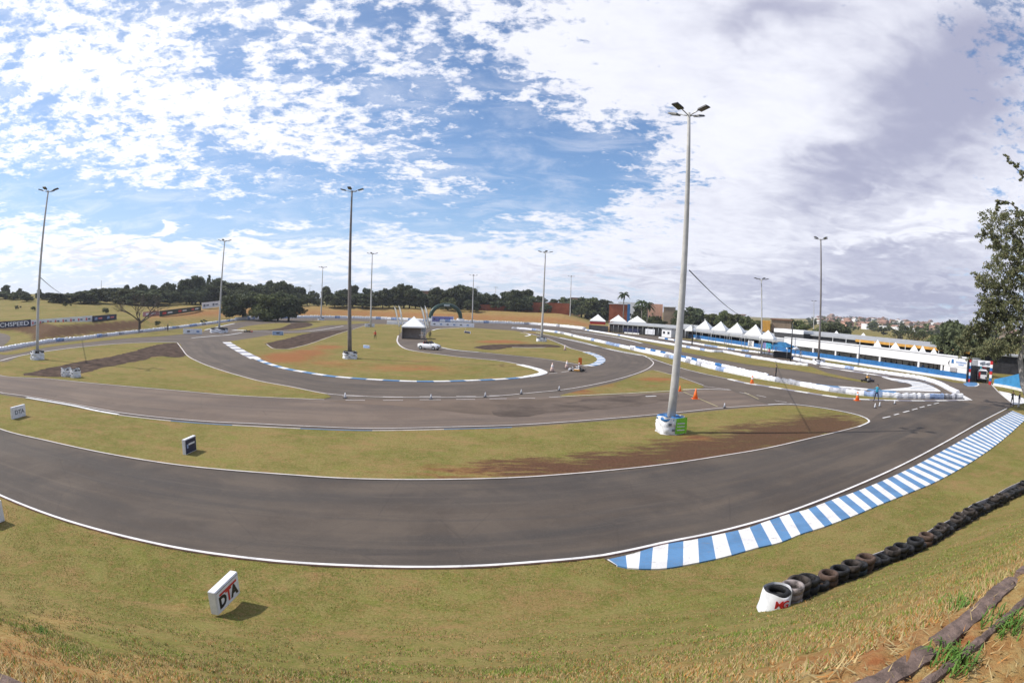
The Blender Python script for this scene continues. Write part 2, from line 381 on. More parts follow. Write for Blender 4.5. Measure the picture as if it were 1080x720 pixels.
IS1 = [V((-95, 47, 0)), V((-60, 31.3, 0))] + W([(0, 452.5), (50, 465), (100, 476), (150, 485), (200, 492), (300, 500.5), (360, 504.5), (430, 506), (540, 504), (600, 500), (640, 496.5),
       (700, 490), (760, 481), (810, 472.5), (860, 461), (905, 450), (917, 445), (912, 440.5), (895, 436), (872, 431.5), (840, 428), (810, 428.5), (765, 432), (715, 437), (660, 442), (590, 447.5),
       (540, 451), (470, 453), (395, 454.5), (345, 453.5), (270, 450), (225, 447.5), (175, 443.5), (125, 438), (75, 429), (25, 420), (0, 416)]) + [V((-62, 37, 0)), V((-100, 51, 0))]
IS2 = [V((-108, 68, 0)), V((-70, 50.8, 0))] + W([(0, 395.5), (50, 399), (100, 404), (175, 410.5), (225, 415), (270, 418.5), (342, 420.5), (345, 416), (307, 408), (270, 401), (225, 388),
       (205, 379.5), (197, 374), (192, 367), (187, 361.5), (160, 361.3), (125, 362.8), (75, 367.5), (25, 375), (0, 381.5)]) + [V((-88, 62, 0)), V((-115, 76, 0))]
OLD2 = W([(25, 395.5), (44, 390), (62.5, 386), (87, 381), (112, 377), (135, 372), (160, 365), (176, 362), (187, 361.8), (192, 368), (197, 375), (187.5, 377), (166, 376), (150, 380), (135, 383), (112, 387.5), (90, 393), (70, 397.5)])
IS3 = W([(239, 361), (247.5, 366.5), (260, 373.5), (270, 378.5), (282.5, 383.5), (301, 389), (320, 392.5), (345, 396.5), (370, 399), (400, 401), (436, 402.5), (467.5, 402.5), (499, 401.5), (524, 400.5), (545, 399),
       (565, 396.5), (574, 393), (567.5, 390), (552, 385.5), (540, 383), (524, 380.5), (492, 377.5), (467, 374.5), (436, 370), (424, 366), (419, 360), (420, 354), (426, 348), (432, 344.5), (420, 342.5),
       (405, 341.8), (395, 341.8), (386, 343), (377, 345.8), (366, 349), (345, 350), (325, 350.8), (300, 352), (286, 353), (270, 355.8), (252, 358.5)])
OLD3 = W([(281, 362.5), (289, 367.5), (302.5, 368), (326, 362.5), (342, 357), (357.5, 351.5), (376, 346.2), (364, 347.7), (345, 349), (325, 351.5), (301, 357.5)])
IS4 = W([(450, 352), (456, 348.3), (465, 346.5), (492, 345.5), (517, 347), (540, 348.5), (552, 350.5), (562, 353), (575, 357), (590, 362.5), (602, 367.5), (618, 371.5), (628, 374.5), (633, 378), (633, 381), (628, 384.5), (618, 385.5),
       (609, 383.5), (590, 380.5), (565, 377), (540, 374.5), (505, 371), (480, 368.7), (465, 366), (455, 362), (450, 357)])
OLD4 = W([(500, 366.5), (520, 363.5), (560, 363), (582, 363.5), (592, 366), (570, 366.3), (540, 366.5), (520, 369)])
IS5 = W([(592, 418.3), (615, 411), (650, 403), (672, 395), (688, 390.2), (700, 392.5), (718, 398.5), (742, 407.5), (738, 409.6), (715, 412.8), (660, 415.5)])
IS6 = W([(310, 339.2), (340, 338), (375, 338.5), (392, 340), (365, 342.3), (345, 343.3), (330, 346), (315, 347.8), (303, 348), (320, 345.5), (330, 342.8), (325, 340.2)])
IS7 = W([(249, 348), (256, 345), (270, 342.6), (290, 340.8), (305, 340.8), (307, 342.5), (297, 346), (285, 347.6), (270, 348.1), (255, 349)])
OLD7 = W([(283, 348), (297, 345.5), (308, 341), (316, 340.4), (325, 340.4), (329, 342.5), (320, 345.3), (301, 347.8)])
S1G = W([(552, 350), (590, 355.3), (615, 360.5), (645, 368.3), (683, 376.3), (709, 385), (737, 392.5), (769, 399.3), (787, 403.5), (810, 407.3), (847, 413), (866, 416), (897, 419.8), (940, 421.8), (945, 419.7),
       (922, 418), (891, 415), (866, 411.3), (835, 405.5), (810, 401), (787, 396.5), (750, 388.5), (712, 379), (675, 371), (652, 366), (627, 360), (600, 353.5), (575, 349.8)])
S2G = W([(617, 348.5), (652, 355), (679, 361.3), (712, 369.3), (750, 377.3), (787, 384), (810, 387), (835, 390), (860, 394), (872, 396.3), (897, 401), (913, 403.3), (914, 402.3), (887, 396.5), (872, 393), (858, 387.5), (852, 386), (835, 384.3), (810, 380.5),
       (787, 376.5), (762, 371.8), (731, 368.3), (712, 364.8), (675, 358.8), (652, 353.6), (630, 349.5)])
UPG = [V((-112, 90, 0))] + W([(0, 371), (38, 365), (87, 359), (135, 353), (166, 349.5), (197, 346), (222, 342.5), (247, 339.3), (262, 337.8), (247, 340.3), (231, 344), (219, 347), (213, 350.3), (197, 352), (172, 354.3), (135, 356.8), (87, 361.7), (50, 366.3), (0, 373.8)]) + [V((-110, 82, 0))]
GR8 = W([(725, 361.5), (750, 365.5), (775, 369.5), (810, 374), (810, 373), (784, 367.3), (750, 362.3)])
GR9 = W([(840, 377), (866, 381), (910, 388), (945, 392.5), (982, 398.5), (1008, 403.5), (1019, 404), (1016, 402.5), (982, 397), (945, 391), (866, 379.5)])
OUT = [V((-175, 80, 0)), V((-115, 92, 0))] + W([(0, 369.5), (19, 366), (38, 363), (60, 359.5), (87, 357), (106, 354.5), (135, 351.5), (166, 348), (197, 344.5), (222, 341), (247, 338), (270, 336), (300, 335.3), (332, 335), (364, 335.5), (405, 336.5),
       (452, 338.8), (500, 340), (540, 341.3), (565, 342.3), (590, 344.2), (617, 347.2)])
ASP = OUT + W([(640, 350), (675, 353), (694, 354.3), (720, 357.5), (750, 361.5), (784, 366.8), (830, 374), (866, 379.3), (910, 385.5), (945, 390.8), (982, 397), (1019, 402.7), (1031, 404), (1043, 403.5), (1046, 406.5), (1054, 415), (1062, 421.5),
      (1069, 427.5), (1062, 431)]) + [p.copy() for p in reversed(NEAR_OUT[:-1])]

# ------------------------------------------------------------ soil patches (x, y on the photo's ground, half sizes, amounts of red, dark, dry)
BL = [(300, 377, 30, 6, 1.0, .2, .2), (326, 372, 26, 5, .8, .3, 0), (345, 366, 24, 3, .75, .1, .1), (350, 383, 50, 6, .5, 0, .45), (430, 388, 62, 5, .6, 0, .45), (480, 392, 70, 4, .3, 0, .3),
      (526, 360.3, 26, 2.0, 1.0, 0, .1), (550, 361.5, 14, 1.4, .6, 0, .2), (560, 351, 12, 1.4, .5, .1, .2), (402, 343.5, 6, .8, .5, .1, .2), (122, 377, 14, 1.8, .3, 0, .9), (44, 386, 12, 2, .3, 0, .4),
      (610, 413, 26, 4, .75, .5, 0), (640, 406, 14, 4, .6, .35, 0), (692, 400, 26, 2.3, .9, .1, .2), (718, 404, 22, 2.5, .5, 0, .4), (690, 407, 16, 1.5, .6, .2, .2),
      (480, 498, 80, 8, .6, .5, 0), (580, 494, 100, 11, .6, .85, 0), (660, 488, 100, 13, .55, .95, 0), (740, 476, 75, 17, .5, 1., 0), (820, 460, 72, 18, .4, 1.1, 0), (872, 447, 48, 12, .3, 1.1, 0),
      (735, 463, 22, 4, .9, 0, .1), (660, 462, 40, 4, .3, 0, .4), (640, 470, 90, 6, .1, 0, .35), (225, 407, 60, 4, .28, 0, .3), (175, 396, 30, 4, .3, 0, .3), (195, 392, 14, 2, .5, .1, 0), (60, 420, 60, 5, .3, 0, .3), (370, 465, 60, 5, .22, 0, .3), (250, 470, 70, 6, .18, 0, .3), (120, 455, 50, 5, .2, 0, .3), (410, 372, 30, 2, .3, 0, .2), (440, 380, 40, 3, .35, 0, .3), (500, 377, 20, 2, .3, 0, .2), (330, 462, 160, 5, 0, 0, .22),
      (20, 425, 25, 5, .2, 0, .4), (100, 372, 40, 3, .2, 0, .3), (290, 392, 30, 3, .2, 0, .4), (500, 384, 40, 3, .15, 0, .3),
      (1010, 640, 60, 16, .6, 0, .6), (960, 675, 60, 22, .7, 0, .6), (880, 700, 60, 16, .7, .1, .5), (1000, 655, 34, 8, 1.1, .1, .2), (920, 690, 28, 7, 1.1, .1, 0), (860, 672, 40, 9, .5, 0, .3), (700, 700, 70, 9, .4, 0, .3), (560, 712, 60, 7, .35, 0, .3), (330, 714, 40, 8, .8, .1, .1), (193, 640, 34, 12, .05, 0, .5), (198, 666, 14, 4, .4, 0, .5),
      (455, 705, 22, 8, .35, 0, .3), (60, 655, 90, 20, .35, 0, .55), (150, 700, 120, 18, .45, .05, .5), (25, 680, 50, 16, .7, .1, .6), (90, 560, 60, 5, 0, 0, .0)]
def blob_setup():
    r = []
    for (x, y, sx, sy, a, b, c) in BL:
        q = on_ground if y > 605 else g; o = q(x, y); ax = (q(x + sx, y) - q(x - sx, y)) * .5; ay = (q(x, y - sy) - q(x, y + sy)) * .5
        M = np.linalg.inv(np.array([[ax.x, ay.x], [ax.y, ay.y]])); k_ = .42 if y > 605 else 1.; r.append((np.array([o.x, o.y]), M, (a * k_, b, c)))
    return r
def pl_dist(X, pts):                                      # distance of points X (n,2) to a polyline
    best = np.full(len(X), 1e9)
    for a, b in zip(pts, pts[1:]):
        A = np.array(a[:2]); D = np.array(b[:2]) - A; L = (D * D).sum()
        if L < 1e-9: continue
        t = np.clip(((X - A) @ D) / L, 0, 1); q = X - A - t[:, None] * D
        best = np.minimum(best, np.hypot(q[:, 0], q[:, 1]))
    return best
def inside(X, poly):
    r = np.zeros(len(X), bool); n = len(poly)
    for i in range(n):
        ax, ay = poly[i][0], poly[i][1]; bx, by = poly[(i + 1) % n][0], poly[(i + 1) % n][1]
        if ay == by: continue
        c = (ay > X[:, 1]) != (by > X[:, 1]); r ^= c & (X[:, 0] < (bx - ax) * (X[:, 1] - ay) / (by - ay) + ax)
    return r
CREST_N = np.array([-.205, .979]); CREST_Y = 1.74; CREST_Z = CAM_H - 1.65
def sst(x): x = np.clip(x, 0, 1); return x * x * (3 - 2 * x)
def crest_t(X): return (X @ CREST_N) - CREST_Y * .979
def height(X):
    t = crest_t(X)
    z = np.where(t <= 0, CREST_Z, CREST_Z * np.power(np.clip(1 - t / 12., 0, 1), 1.35))
    z = np.where(t < -4, CREST_Z + 0 * t, z)
    r = np.hypot(X[:, 0], X[:, 1]); az = np.degrees(np.arctan2(X[:, 0], X[:, 1]))
    front = (t > 14)
    d = pl_dist(X, OUT); ins = inside(X, ASPC) | (pl_dist(X, NEAR_OUT) < d)
    lw = 1 - sst((az + 38) / 14.); bw = 1 - sst((az - 4) / 5.)
    bank = np.where(d > 2.5, 1., 0.) * (lw * (2.1 * sst((d - 3.5) / 9.) + 5.2 * sst((d - 13) / 130.)) + (1 - lw) * bw * 4.3 * sst((d - 5) / 38.))
    far = 15 * sst((r - 700) / 1300.) * sst((az - 24) / 10.) + 2.5 * sst((r - 330) / 200.) * (1 - sst((az) / 6.))
    z = np.where(front & ~ins, bank + far, z)
    # a road can never be buried
    return z
ASPC = cr(ASP, 3., True); OUT = cr(OUT, 3.)
def on_ground(px, py, t0=2., t1=60., n=1500):
    d = ray(px, py); T = np.geomspace(t0, t1, n); X = np.column_stack([d.x * T, d.y * T]); Z = height(X); k = np.nonzero(CAM_H + d.z * T <= Z)[0]
    i = k[0] if len(k) else n - 1
    return V((X[i, 0], X[i, 1], float(Z[i])))
BLS = blob_setup()
def soil(X):
    a = np.zeros((len(X), 4), np.float32); a[:, 3] = 1
    for o, M, c in BLS:
        q = (X - o) @ M.T; e = np.exp(-(q ** 2).sum(1))
        for k in range(3): a[:, k] = np.maximum(a[:, k], c[k] * e) + .25 * np.minimum(a[:, k], c[k] * e)
    t = crest_t(X)
    r = np.hypot(X[:, 0], X[:, 1])
    near = (t < 12) & (r < 90)
    a[:, 2] += np.where(near, .50 * (1 - sst((t - .5) / 6.5)), 0)
    a[:, 0] += np.where(near, .22 * (1 - sst((t - 0) / 5.)), 0)
    de = pl_dist(X, NEAR_OUT[1:])
    a[:, 2] += np.where(t < 22, .38 * np.exp(-(de / .55) ** 2), 0)
    d = pl_dist(X, OUT); az = np.degrees(np.arctan2(X[:, 0], X[:, 1])); o = (d > 3) & (t > 20) & ~inside(X, ASPC) & (d < pl_dist(X, NEAR_OUT))
    bk = o & (az > -36) & (az < 10)
    a[:, 2] += np.where(bk, .6, 0) * np.exp(-((d - 30) / 40) ** 2); a[:, 0] += np.where(bk, .62, 0) * np.exp(-((d - 20) / 12) ** 2); a[:, 1] += np.where(bk, .35, 0) * np.exp(-((d - 34) / 9) ** 2)
    lf = o & (az <= -36)
    a[:, 1] += np.where(lf, 1.4, 0) * np.exp(-((d - 8) / 3.2) ** 2) * (az < -36.5); a[:, 2] += np.where(lf, .06, 0) * (.5 + .5 * np.sin(X[:, 0] * .11 + np.sin(X[:, 1] * .07) * 2))
    a[:, 0] += np.where(lf & (az > -41), .35, 0) * np.exp(-((d - 8) / 6) ** 2)
    return np.clip(a, 0, 1)
def set_attr(me, a):
    at_ = me.attributes.new('soil', 'FLOAT_COLOR', 'POINT'); at_.data.foreach_set('color', a.astype(np.float32).ravel())

# ground: one polar sheet out to the horizon
def ground():
    rr = [0.0] + list(np.arange(.6, 24, .38)) + list(np.geomspace(24, 400, 120)[0:]) + list(np.geomspace(420, 2600, 34))
    na = 540; A = np.linspace(-math.pi, math.pi, na, endpoint=False)
    R = np.array(rr[1:]); X = np.stack([np.outer(R, np.sin(A)).ravel(), np.outer(R, np.cos(A)).ravel()], 1)
    X = np.vstack([[[0, 0]], X]); Z = height(X)
    hid = inside(X, ASPC); Z = np.where(hid, -.03, Z)
    rng = np.random.default_rng(3)
    rr_ = np.hypot(X[:, 0], X[:, 1])
    Z = Z + np.where((crest_t(X) < 9) & (rr_ < 30), rng.normal(0, .012, len(Z)), 0)
    v = np.column_stack([X, Z]); nr = len(R); f = []
    for j in range(na): f.append((0, 1 + j, 1 + (j + 1) % na))
    for i in range(nr - 1):
        b0 = 1 + i * na; b1 = b0 + na
        for j in range(na):
            k = (j + 1) % na; f.append((b0 + j, b1 + j, b1 + k, b0 + k))
    me = bpy.data.meshes.new('ground'); me.from_pydata(v.tolist(), [], [q[::-1] for q in f]); me.update()
    me.polygons.foreach_set('use_smooth', [True] * len(me.polygons)); set_attr(me, soil(X))
    return struct(link('ground', me, None, [GRASS]))
ground()

def sheet(name, poly, z, m, grid=2.0, smooth=True, attr=False, step=1.0, kind='structure', edge=0.):
    P = cr(poly, step, True) if smooth else poly
    if edge:
        P = [p + V((random.gauss(0, edge), random.gauss(0, edge), 0)) for p in P]
    v = [V((p.x, p.y)) for p in P]; n = len(v)
    if grid:
        x0, x1 = min(p.x for p in v), max(p.x for p in v); y0, y1 = min(p.y for p in v), max(p.y for p in v)
        gx, gy = np.meshgrid(np.arange(x0, x1, grid), np.arange(y0, y1, grid)); X = np.column_stack([gx.ravel(), gy.ravel()])
        X = X[inside(X, v)]; X = X[pl_dist(X, v + [v[0]]) > grid * .3] if len(X) else X
        v = v + [V((a, b)) for a, b in X]
    vo, e, fo, *_ = delaunay_2d_cdt(v, [], [list(range(n))], 1, 1e-4)
    me = bpy.data.meshes.new(name); me.from_pydata([(p.x, p.y, z) for p in vo], [], [list(q) for q in fo]); me.update()
    if attr: set_attr(me, soil(np.array([[p.x, p.y] for p in vo])))
    bm = bmesh.new(); bm.from_mesh(me); bmesh.ops.recalc_face_normals(bm, faces=bm.faces[:])
    if bm.faces and sum(f.normal.z for f in bm.faces) < 0: bmesh.ops.reverse_faces(bm, faces=bm.faces[:])
    bm.to_mesh(me); bm.free()
    o = link(name, me, None, [m]); o['kind'] = kind; return o
sheet('asphalt', ASP, .0, ASPH, 0, step=3.)
def road(name, A, B, z, m, step=1.5, n=6):                 # ribbon between two edges with its own length/width coordinates
    A = even(cr(A, step), step); k = len(A); Bc = cr(B, step); L = sum((b - a).length for a, b in zip(Bc, Bc[1:])); Bc = even(Bc, L / (k - 1))
    k = min(k, len(Bc)); vs = []; uv = []; s = 0
    for i in range(k):
        if i: s += (A[i] - A[i - 1]).length
        for j in range(n + 1):
            p = A[i].lerp(Bc[i], j / n); vs.append((p.x, p.y, z)); uv.append((s, (Bc[i] - A[i]).length * j / n))
    f = [(i * (n + 1) + j, i * (n + 1) + j + 1, (i + 1) * (n + 1) + j + 1, (i + 1) * (n + 1) + j) for i in range(k - 1) for j in range(n)]
    o = from_py(name, vs, f, m); me = o.data; ul = me.uv_layers.new(name='UVMap')
    for lp in me.loops: ul.data[lp.index].uv = uv[lp.vertex_index]
    return struct(o)
road('main_road', NEAR_OUT, NEAR_IN + W([(925, 437), (960, 424), (1010, 423)]), .006, ASPH_NEAR)
road('middle_road', MID_LO[:-1], MID_UP + W([(420, 421.5), (500, 420), (579, 418.5), (660, 414), (707, 411.5), (770, 411.5)]), .008, ASPH_MID)
LOOP_OUT = W([(187, 361.5), (192, 368), (197, 374.5), (205, 379.5), (225, 387.8), (270, 401), (307, 408), (345, 415.5), (370, 417.2), (400, 418.8), (454, 419.3), (511, 418.5), (565, 414), (602, 410), (640, 402.7), (665, 396), (680, 390.5), (687, 386), (689, 382), (683, 377), (675, 374), (640, 367.5), (602, 359), (565, 350.5)])
LOOP_IN = W([(230, 357), (239, 361.5), (247, 367), (260, 374), (282, 384), (301, 389.5), (320, 393), (345, 397), (370, 399.6), (400, 401.6), (436, 403), (467, 403), (499, 402), (524, 401), (545, 399.5), (570, 396.5), (600, 390), (628, 385.5), (636, 380), (634, 377), (627, 374), (602, 367.5), (590, 362), (552, 350)])
road('loop_road', LOOP_OUT, LOOP_IN, .010, ASPH_LOOP)
for P, nm in ((IS1, 'grass_island'), (IS2, 'grass_island'), (IS3, 'grass_island'), (IS4, 'grass_island'), (IS5, 'grass_island'), (IS6, 'grass_island'), (IS7, 'grass_island'),
              (S1G, 'grass_verge'), (S2G, 'grass_verge'), (UPG, 'grass_verge'), (GR8, 'grass_verge'), (GR9, 'grass_verge')):
    sheet(nm, P, .022, GRASS, 1.2 if P in (IS1, IS2, IS3, IS4, IS5) else 2.5, attr=True, edge=.0)
for P in (OLD2, OLD3, OLD4, OLD7): sheet('bare_soil_patch', P, .030, OLDASPH, 0, edge=.16, step=.7)
OLDR = mat('oil_dark_asphalt', (.115, .088, .070), .9, .5, .22, spec=.15, col2=(.060, .046, .038))
sheet('dark_asphalt_patch', W([(345, 423), (400, 420.5), (520, 421.5), (579, 420), (640, 416.5), (660, 417), (620, 424), (560, 427), (540, 436), (500, 436), (440, 430), (400, 427)]), .012, mat('worn_asphalt', (.145, .108, .083), .9, .2, .16, spec=.15, col2=(.105, .080, .063)), 0, edge=.15)
sheet('dark_asphalt_patch', W([(525, 428), (600, 423), (690, 415.5), (715, 416), (700, 424), (640, 431), (590, 434), (560, 438), (528, 440)]), .016, OLDR, 0, edge=.25)

# painted lines and kerbs
def ribbon(name, pts, wd, z, m, th=0., side=0., step=.8, sidem=None, smooth=True):
    P = even(cr(pts, step), step) if smooth else even([p for p in pts], step); N = normals(P); vs, f, mi = [], [], []
    for p, n in zip(P, N):
        a = p + n * (side - wd / 2); b = p + n * (side + wd / 2)
        vs += [(a.x, a.y, z + th), (b.x, b.y, z + th)] + ([(a.x, a.y, 0.), (b.x, b.y, 0.)] if th else [])
    k = 4 if th else 2
    for i in range(len(P) - 1):
        o = i * k; q = o + k
        f.append((o, q, q + 1, o + 1)); mi.append(0)
        if th: f += [(o + 2, q + 2, q, o), (o + 1, q + 1, q + 3, o + 3)]; mi += [1, 1]
    return struct(from_py(name, vs, f, [m, sidem or m], mi=mi))
def striped(name, pts, wd, z, mats_, period, th=.05, side=0., skew=0., duty=.5):
    P = even(cr(pts, .4), .25); N = normals(P); s = 0; vs, f, mi = [], [], []
    per = period / 2; n = max(2, int(sum((b - a).length for a, b in zip(P, P[1:])) / per)); L = sum((b - a).length for a, b in zip(P, P[1:]))
    d = [0.]
    for a, b in zip(P, P[1:]): d.append(d[-1] + (b - a).length)
    def pt(s_):
        s_ = min(max(s_, 0), L - 1e-4); j = min(int(s_ / L * (len(P) - 1)), len(P) - 2)
        while j > 0 and d[j] > s_: j -= 1
        while j < len(d) - 2 and d[j + 1] < s_: j += 1
        k = (s_ - d[j]) / (d[j + 1] - d[j]); return P[j].lerp(P[j + 1], k), N[j]
    sub = 4
    for i in range(n):
        for q in range(sub):
            b = len(vs)
            for e in (q, q + 1):
                s0 = (i + e / sub) * L / n; p, nn = pt(s0); p2, n2 = pt(s0 + skew)
                a = p + nn * (side - wd / 2); c = p2 + n2 * (side + wd / 2)
                vs += [(a.x, a.y, z + th), (c.x, c.y, z + th), (a.x, a.y, 0), (c.x, c.y, 0)]
            f += [(b, b + 4, b + 5, b + 1), (b + 2, b + 6, b + 4, b), (b + 1, b + 5, b + 7, b + 3)]; mi += [i % 2] * 3
    return struct(from_py(name, vs, f, mats_, mi=mi))
ribbon('kerb_line', NEAR_OUT, .14, .0, WHITE_P, th=.06, side=0, sidem=PINK_P)
ribbon('painted_line', NEAR_IN, .13, .036, LINE_P)
ribbon('painted_line', MID_LO, .14, .036, LINE_P)
ribbon('painted_line', MID_UP, .14, .036, LINE_P)
ribbon('painted_line', LOOP_OUT[:-4], .17, .036, LINE_P)
ribbon('painted_line', LOOP_OUT[-5:], .3, .036, WHITE_P)
ribbon('painted_line', W([(810, 426.8), (835, 426.2), (872, 431), (898, 436), (911, 440), (917, 444.5), (905, 450.3)]), .18, .037, WHITE_P)
ribbon('painted_line', W([(28, 419.5), (75, 427.5), (100, 433), (125, 437.3)]), .34, .038, WHITE_P)
striped('kerb', W([(125, 438), (175, 443.6), (225, 447.6), (270, 450), (345, 453.4), (395, 454.4), (470, 453), (540, 451)]), .12, .03, [LINE_P, BLUE_P], 9., th=.01)
striped('kerb', W([(239, 361), (247.5, 366.5), (260, 373.5), (270, 378.5)]), 1.5, .0, [WHITE_P, GREY_P], 5.)
striped('kerb', W([(270, 378.3), (282.5, 383.3), (301, 388.7), (320, 392.2), (345, 396.2), (370, 398.7), (400, 400.7), (436, 402.2), (467.5, 402.2), (499, 401.2), (524, 400.2), (545, 398.7), (556, 397.3)]), .75, .0, [WHITE_P, BLUE_P], 3.35)
striped('kerb', W([(556, 397.3), (566, 395.5), (573, 393), (567.5, 389.7), (555, 386.3), (548, 384.6)]), 1.0, .0, [WHITE_P, WALLW], 3.)
ribbon('painted_line', W([(548, 384.3), (540, 382.7), (524, 380.2), (492, 377.2), (467, 374.2), (436, 370), (424, 366), (419, 360), (420, 354)]), .3, .036, LINE_P)
striped('kerb', W([(619, 386), (628, 384.3), (633.5, 381), (633.5, 378), (628, 374.5), (618, 371.3)]), 1.3, .0, [WHITE_P, BLUE_P], 2.6)
ribbon('painted_line', W([(540, 375), (565, 377.5), (590, 381), (609, 384.5), (619, 386.8)]), .2, .036, LINE_P)
ribbon('painted_line', W([(465, 366.4), (480, 369.2), (505, 371.5)]), .45, .036, WHITE_P)
ribbon('painted_line', W([(505, 371.5), (540, 375)]), .25, .036, LINE_P)
ribbon('painted_line', W([(552, 350), (575, 356.5), (590, 362), (602, 367.3), (618, 371.3)]), .25, .036, LINE_P)
ribbon('painted_line', W([(456, 348.5), (465, 346.5), (492, 345.2)]), .5, .036, WHITE_P)
ribbon('painted_line', W([(540, 366.3), (556, 366.6), (575, 366.5)]), .4, .036, WHITE_P)
ribbon('painted_line', W([(549, 351.3), (556, 352), (559, 353.3), (554, 354.6)]), .6, .036, WHITE_P)
ribbon('painted_line', W([(602.5, 349.2), (627.5, 352.3), (652.5, 356.3), (677, 362)]), .7, .036, WHITE_P)
ribbon('painted_line', W([(0, 380.6), (25, 374.6), (75, 367.1), (125, 362.5), (160, 361), (187, 361)]), .35, .036, LINE_P)
ribbon('painted_line', W([(202, 356.5), (225, 354.5), (240, 353.3), (255, 351)]), .5, .036, WHITE_P)
ribbon('painted_line', W([(216, 348), (231, 344.5), (247.5, 341)]), .6, .036, WHITE_P)
ribbon('painted_line', W([(250, 349.3), (270, 349.3), (300, 350), (325, 349.3), (345, 346.8), (362, 343.8)]), .5, .036, LINE_P)
ribbon('painted_line', W([(246, 348.5), (252, 348), (258, 348.5)]), 1.4, .036, WHITE_P)
ribbon('painted_line', W([(281, 363), (289, 367.8), (302.5, 368.2), (326, 362.8), (357.5, 351.8), (385, 343.3)]), .15, .036, LINE_P)
ribbon('painted_line', W([(579, 419.2), (620, 416.8), (660, 415), (707, 412.3)]), .16, .036, LINE_P)
ribbon('painted_line', W([(720, 411), (745, 410.4), (771, 411.3)]), .3, .036, LINE_P, smooth=False)
ribbon('painted_line', W([(742, 407.5), (757, 409.3), (771, 411.3)]), .15, .036, LINE_P, smooth=False)
ribbon('painted_line', W([(721, 413.5), (757, 429)]), .10, .036, YEL_P, smooth=False)
ribbon('painted_line', W([(785, 414), (800, 421)]), .10, .036, YEL_P, smooth=False)
ribbon('painted_line', W([(681, 418.2), (692, 417.8)]), .3, .036, WHITE_P, smooth=False)
ribbon('painted_line', W([(817, 422.5), (830, 424.5)]), .12, .036, LINE_P, smooth=False)
ribbon('painted_line', W([(690, 390.5), (715, 397), (742, 406.5)]), .12, .036, LINE_P)
for a, b in (((361, 417.5), (387, 418.2)), ((404, 418.6), (425, 419)), ((442.5, 418.5), (465, 418.5)), ((481, 418.2), (502, 418.2)), ((516, 417.5), (528, 417.3)),
             ((364.5, 422.2), (385, 422.4)), ((404, 422.4), (425, 422.4)), ((442.5, 421.8), (465, 421.8)), ((481, 421.4), (501, 421.4)), ((516, 420.8), (534.5, 420.6)), ((547.5, 420.3), (564.5, 420.2)),
             ((579, 394.2), (588, 393.2)), ((592, 392.8), (600, 391.5)),
             ((931, 441), (939, 439.3)), ((943, 437.8), (948, 436.4)), ((952.5, 435), (959, 433.4)), ((962, 432.4), (967.5, 431)), ((970, 430), (975, 428.8)), ((978, 427.8), (982, 427)), ((985, 426), (990, 425)),
             ((780, 414), (790, 415.7)), ((798, 417), (808, 419))):
    ribbon('painted_dash', W([a, b]), .16 if a[1] < 425 else .2, .037, WHITE_P if a[0] > 900 else LINE_P, smooth=False)
# big striped run-off kerb on the near right
def big_kerb():
    pr = [((640, 590), (650, 597)), ((666, 584), (665, 600)), ((700, 574), (697, 600.5)), ((731, 569), (731, 595)), ((760, 563), (766, 587.5)), ((787, 557), (796, 579)), ((810, 549), (823, 572.5)), ((832, 542), (844, 564)), ((851, 537), (868, 556.5)),
          ((867, 531), (884, 550.5)), ((883, 525), (904, 543)), ((898, 520), (918, 537)), ((911, 515), (931, 531.5)), ((934, 505.5), (956, 521.5)), ((960, 493.5), (988, 508)), ((1000, 472), (1030, 484)), ((1040, 449), (1060, 462)), ((1068, 433), (1084, 440))]
    II = cr(W([p[0] for p in pr]), .3); OO = cr(W([p[1] for p in pr]), .3)
    # both edges are resampled between the same control pairs so that the blocks keep their slant
    I, O = [], []
    A = W([p[0] for p in pr]); B = W([p[1] for p in pr])
    for q in range(len(A) - 1):
        a0, a3 = A[max(q - 1, 0)], A[min(q + 2, len(A) - 1)]; b0, b3 = B[max(q - 1, 0)], B[min(q + 2, len(B) - 1)]; n_ = max(2, int((A[q + 1] - A[q]).length / .1))
        for s_ in range(n_):
            u = s_ / n_
            def h(p0, p1, p2, p3):
                t1 = (p2 - p0) * .5 * (p2 - p1).length / max(1e-6, ((p2 - p1).length + (p1 - p0).length) / 2 if (p1 - p0).length > 0 else 1e-6 + (p2 - p1).length); t2 = (p3 - p1) * .5 * (p2 - p1).length / max(1e-6, ((p2 - p1).length + (p3 - p2).length) / 2 if (p3 - p2).length > 0 else (p2 - p1).length)
                return p1 * (2 * u ** 3 - 3 * u * u + 1) + t1 * (u ** 3 - 2 * u * u + u) + p2 * (-2 * u ** 3 + 3 * u * u) + t2 * (u ** 3 - u * u)
            I.append(h(a0, A[q], A[q + 1], a3)); O.append(h(b0, B[q], B[q + 1], b3))
    I.append(A[-1]); O.append(B[-1]); k = len(I) - 1
    L = [0.]
    for i in range(k): L.append(L[-1] + (I[i + 1] - I[i]).length)
    per = 1.29; vs, f, mi = [], [], []
    i = 0; phase = -1.0 + 1.29 * .25 + 1.29
    for i in range(k + 1):
        wob = .02 * math.sin(i * .37) ; a, b = I[i], O[min(i, k)]
        vs += [(a.x, a.y, .012), (b.x, b.y, .05), (b.x, b.y, -.05)]
    for i in range(k):
        c = int(((L[i] + phase + .03 * math.sin(i * .9)) % per) / per < .5)
        q = i * 3; f += [(q, q + 1, q + 4, q + 3), (q + 1, q + 2, q + 5, q + 4)]; mi += [c, c]
    struct(from_py('runoff_kerb', vs, f, [BLUE_P, WHITE_P], mi=mi))
ribbon('asphalt_margin', W([(636, 588), (700, 574), (760, 562), (830, 542), (900, 515), (953, 491), (1000, 466), (1035, 446), (1062, 432)]), .7, .010, ASPH_NEAR, side=-.38)
big_kerb()
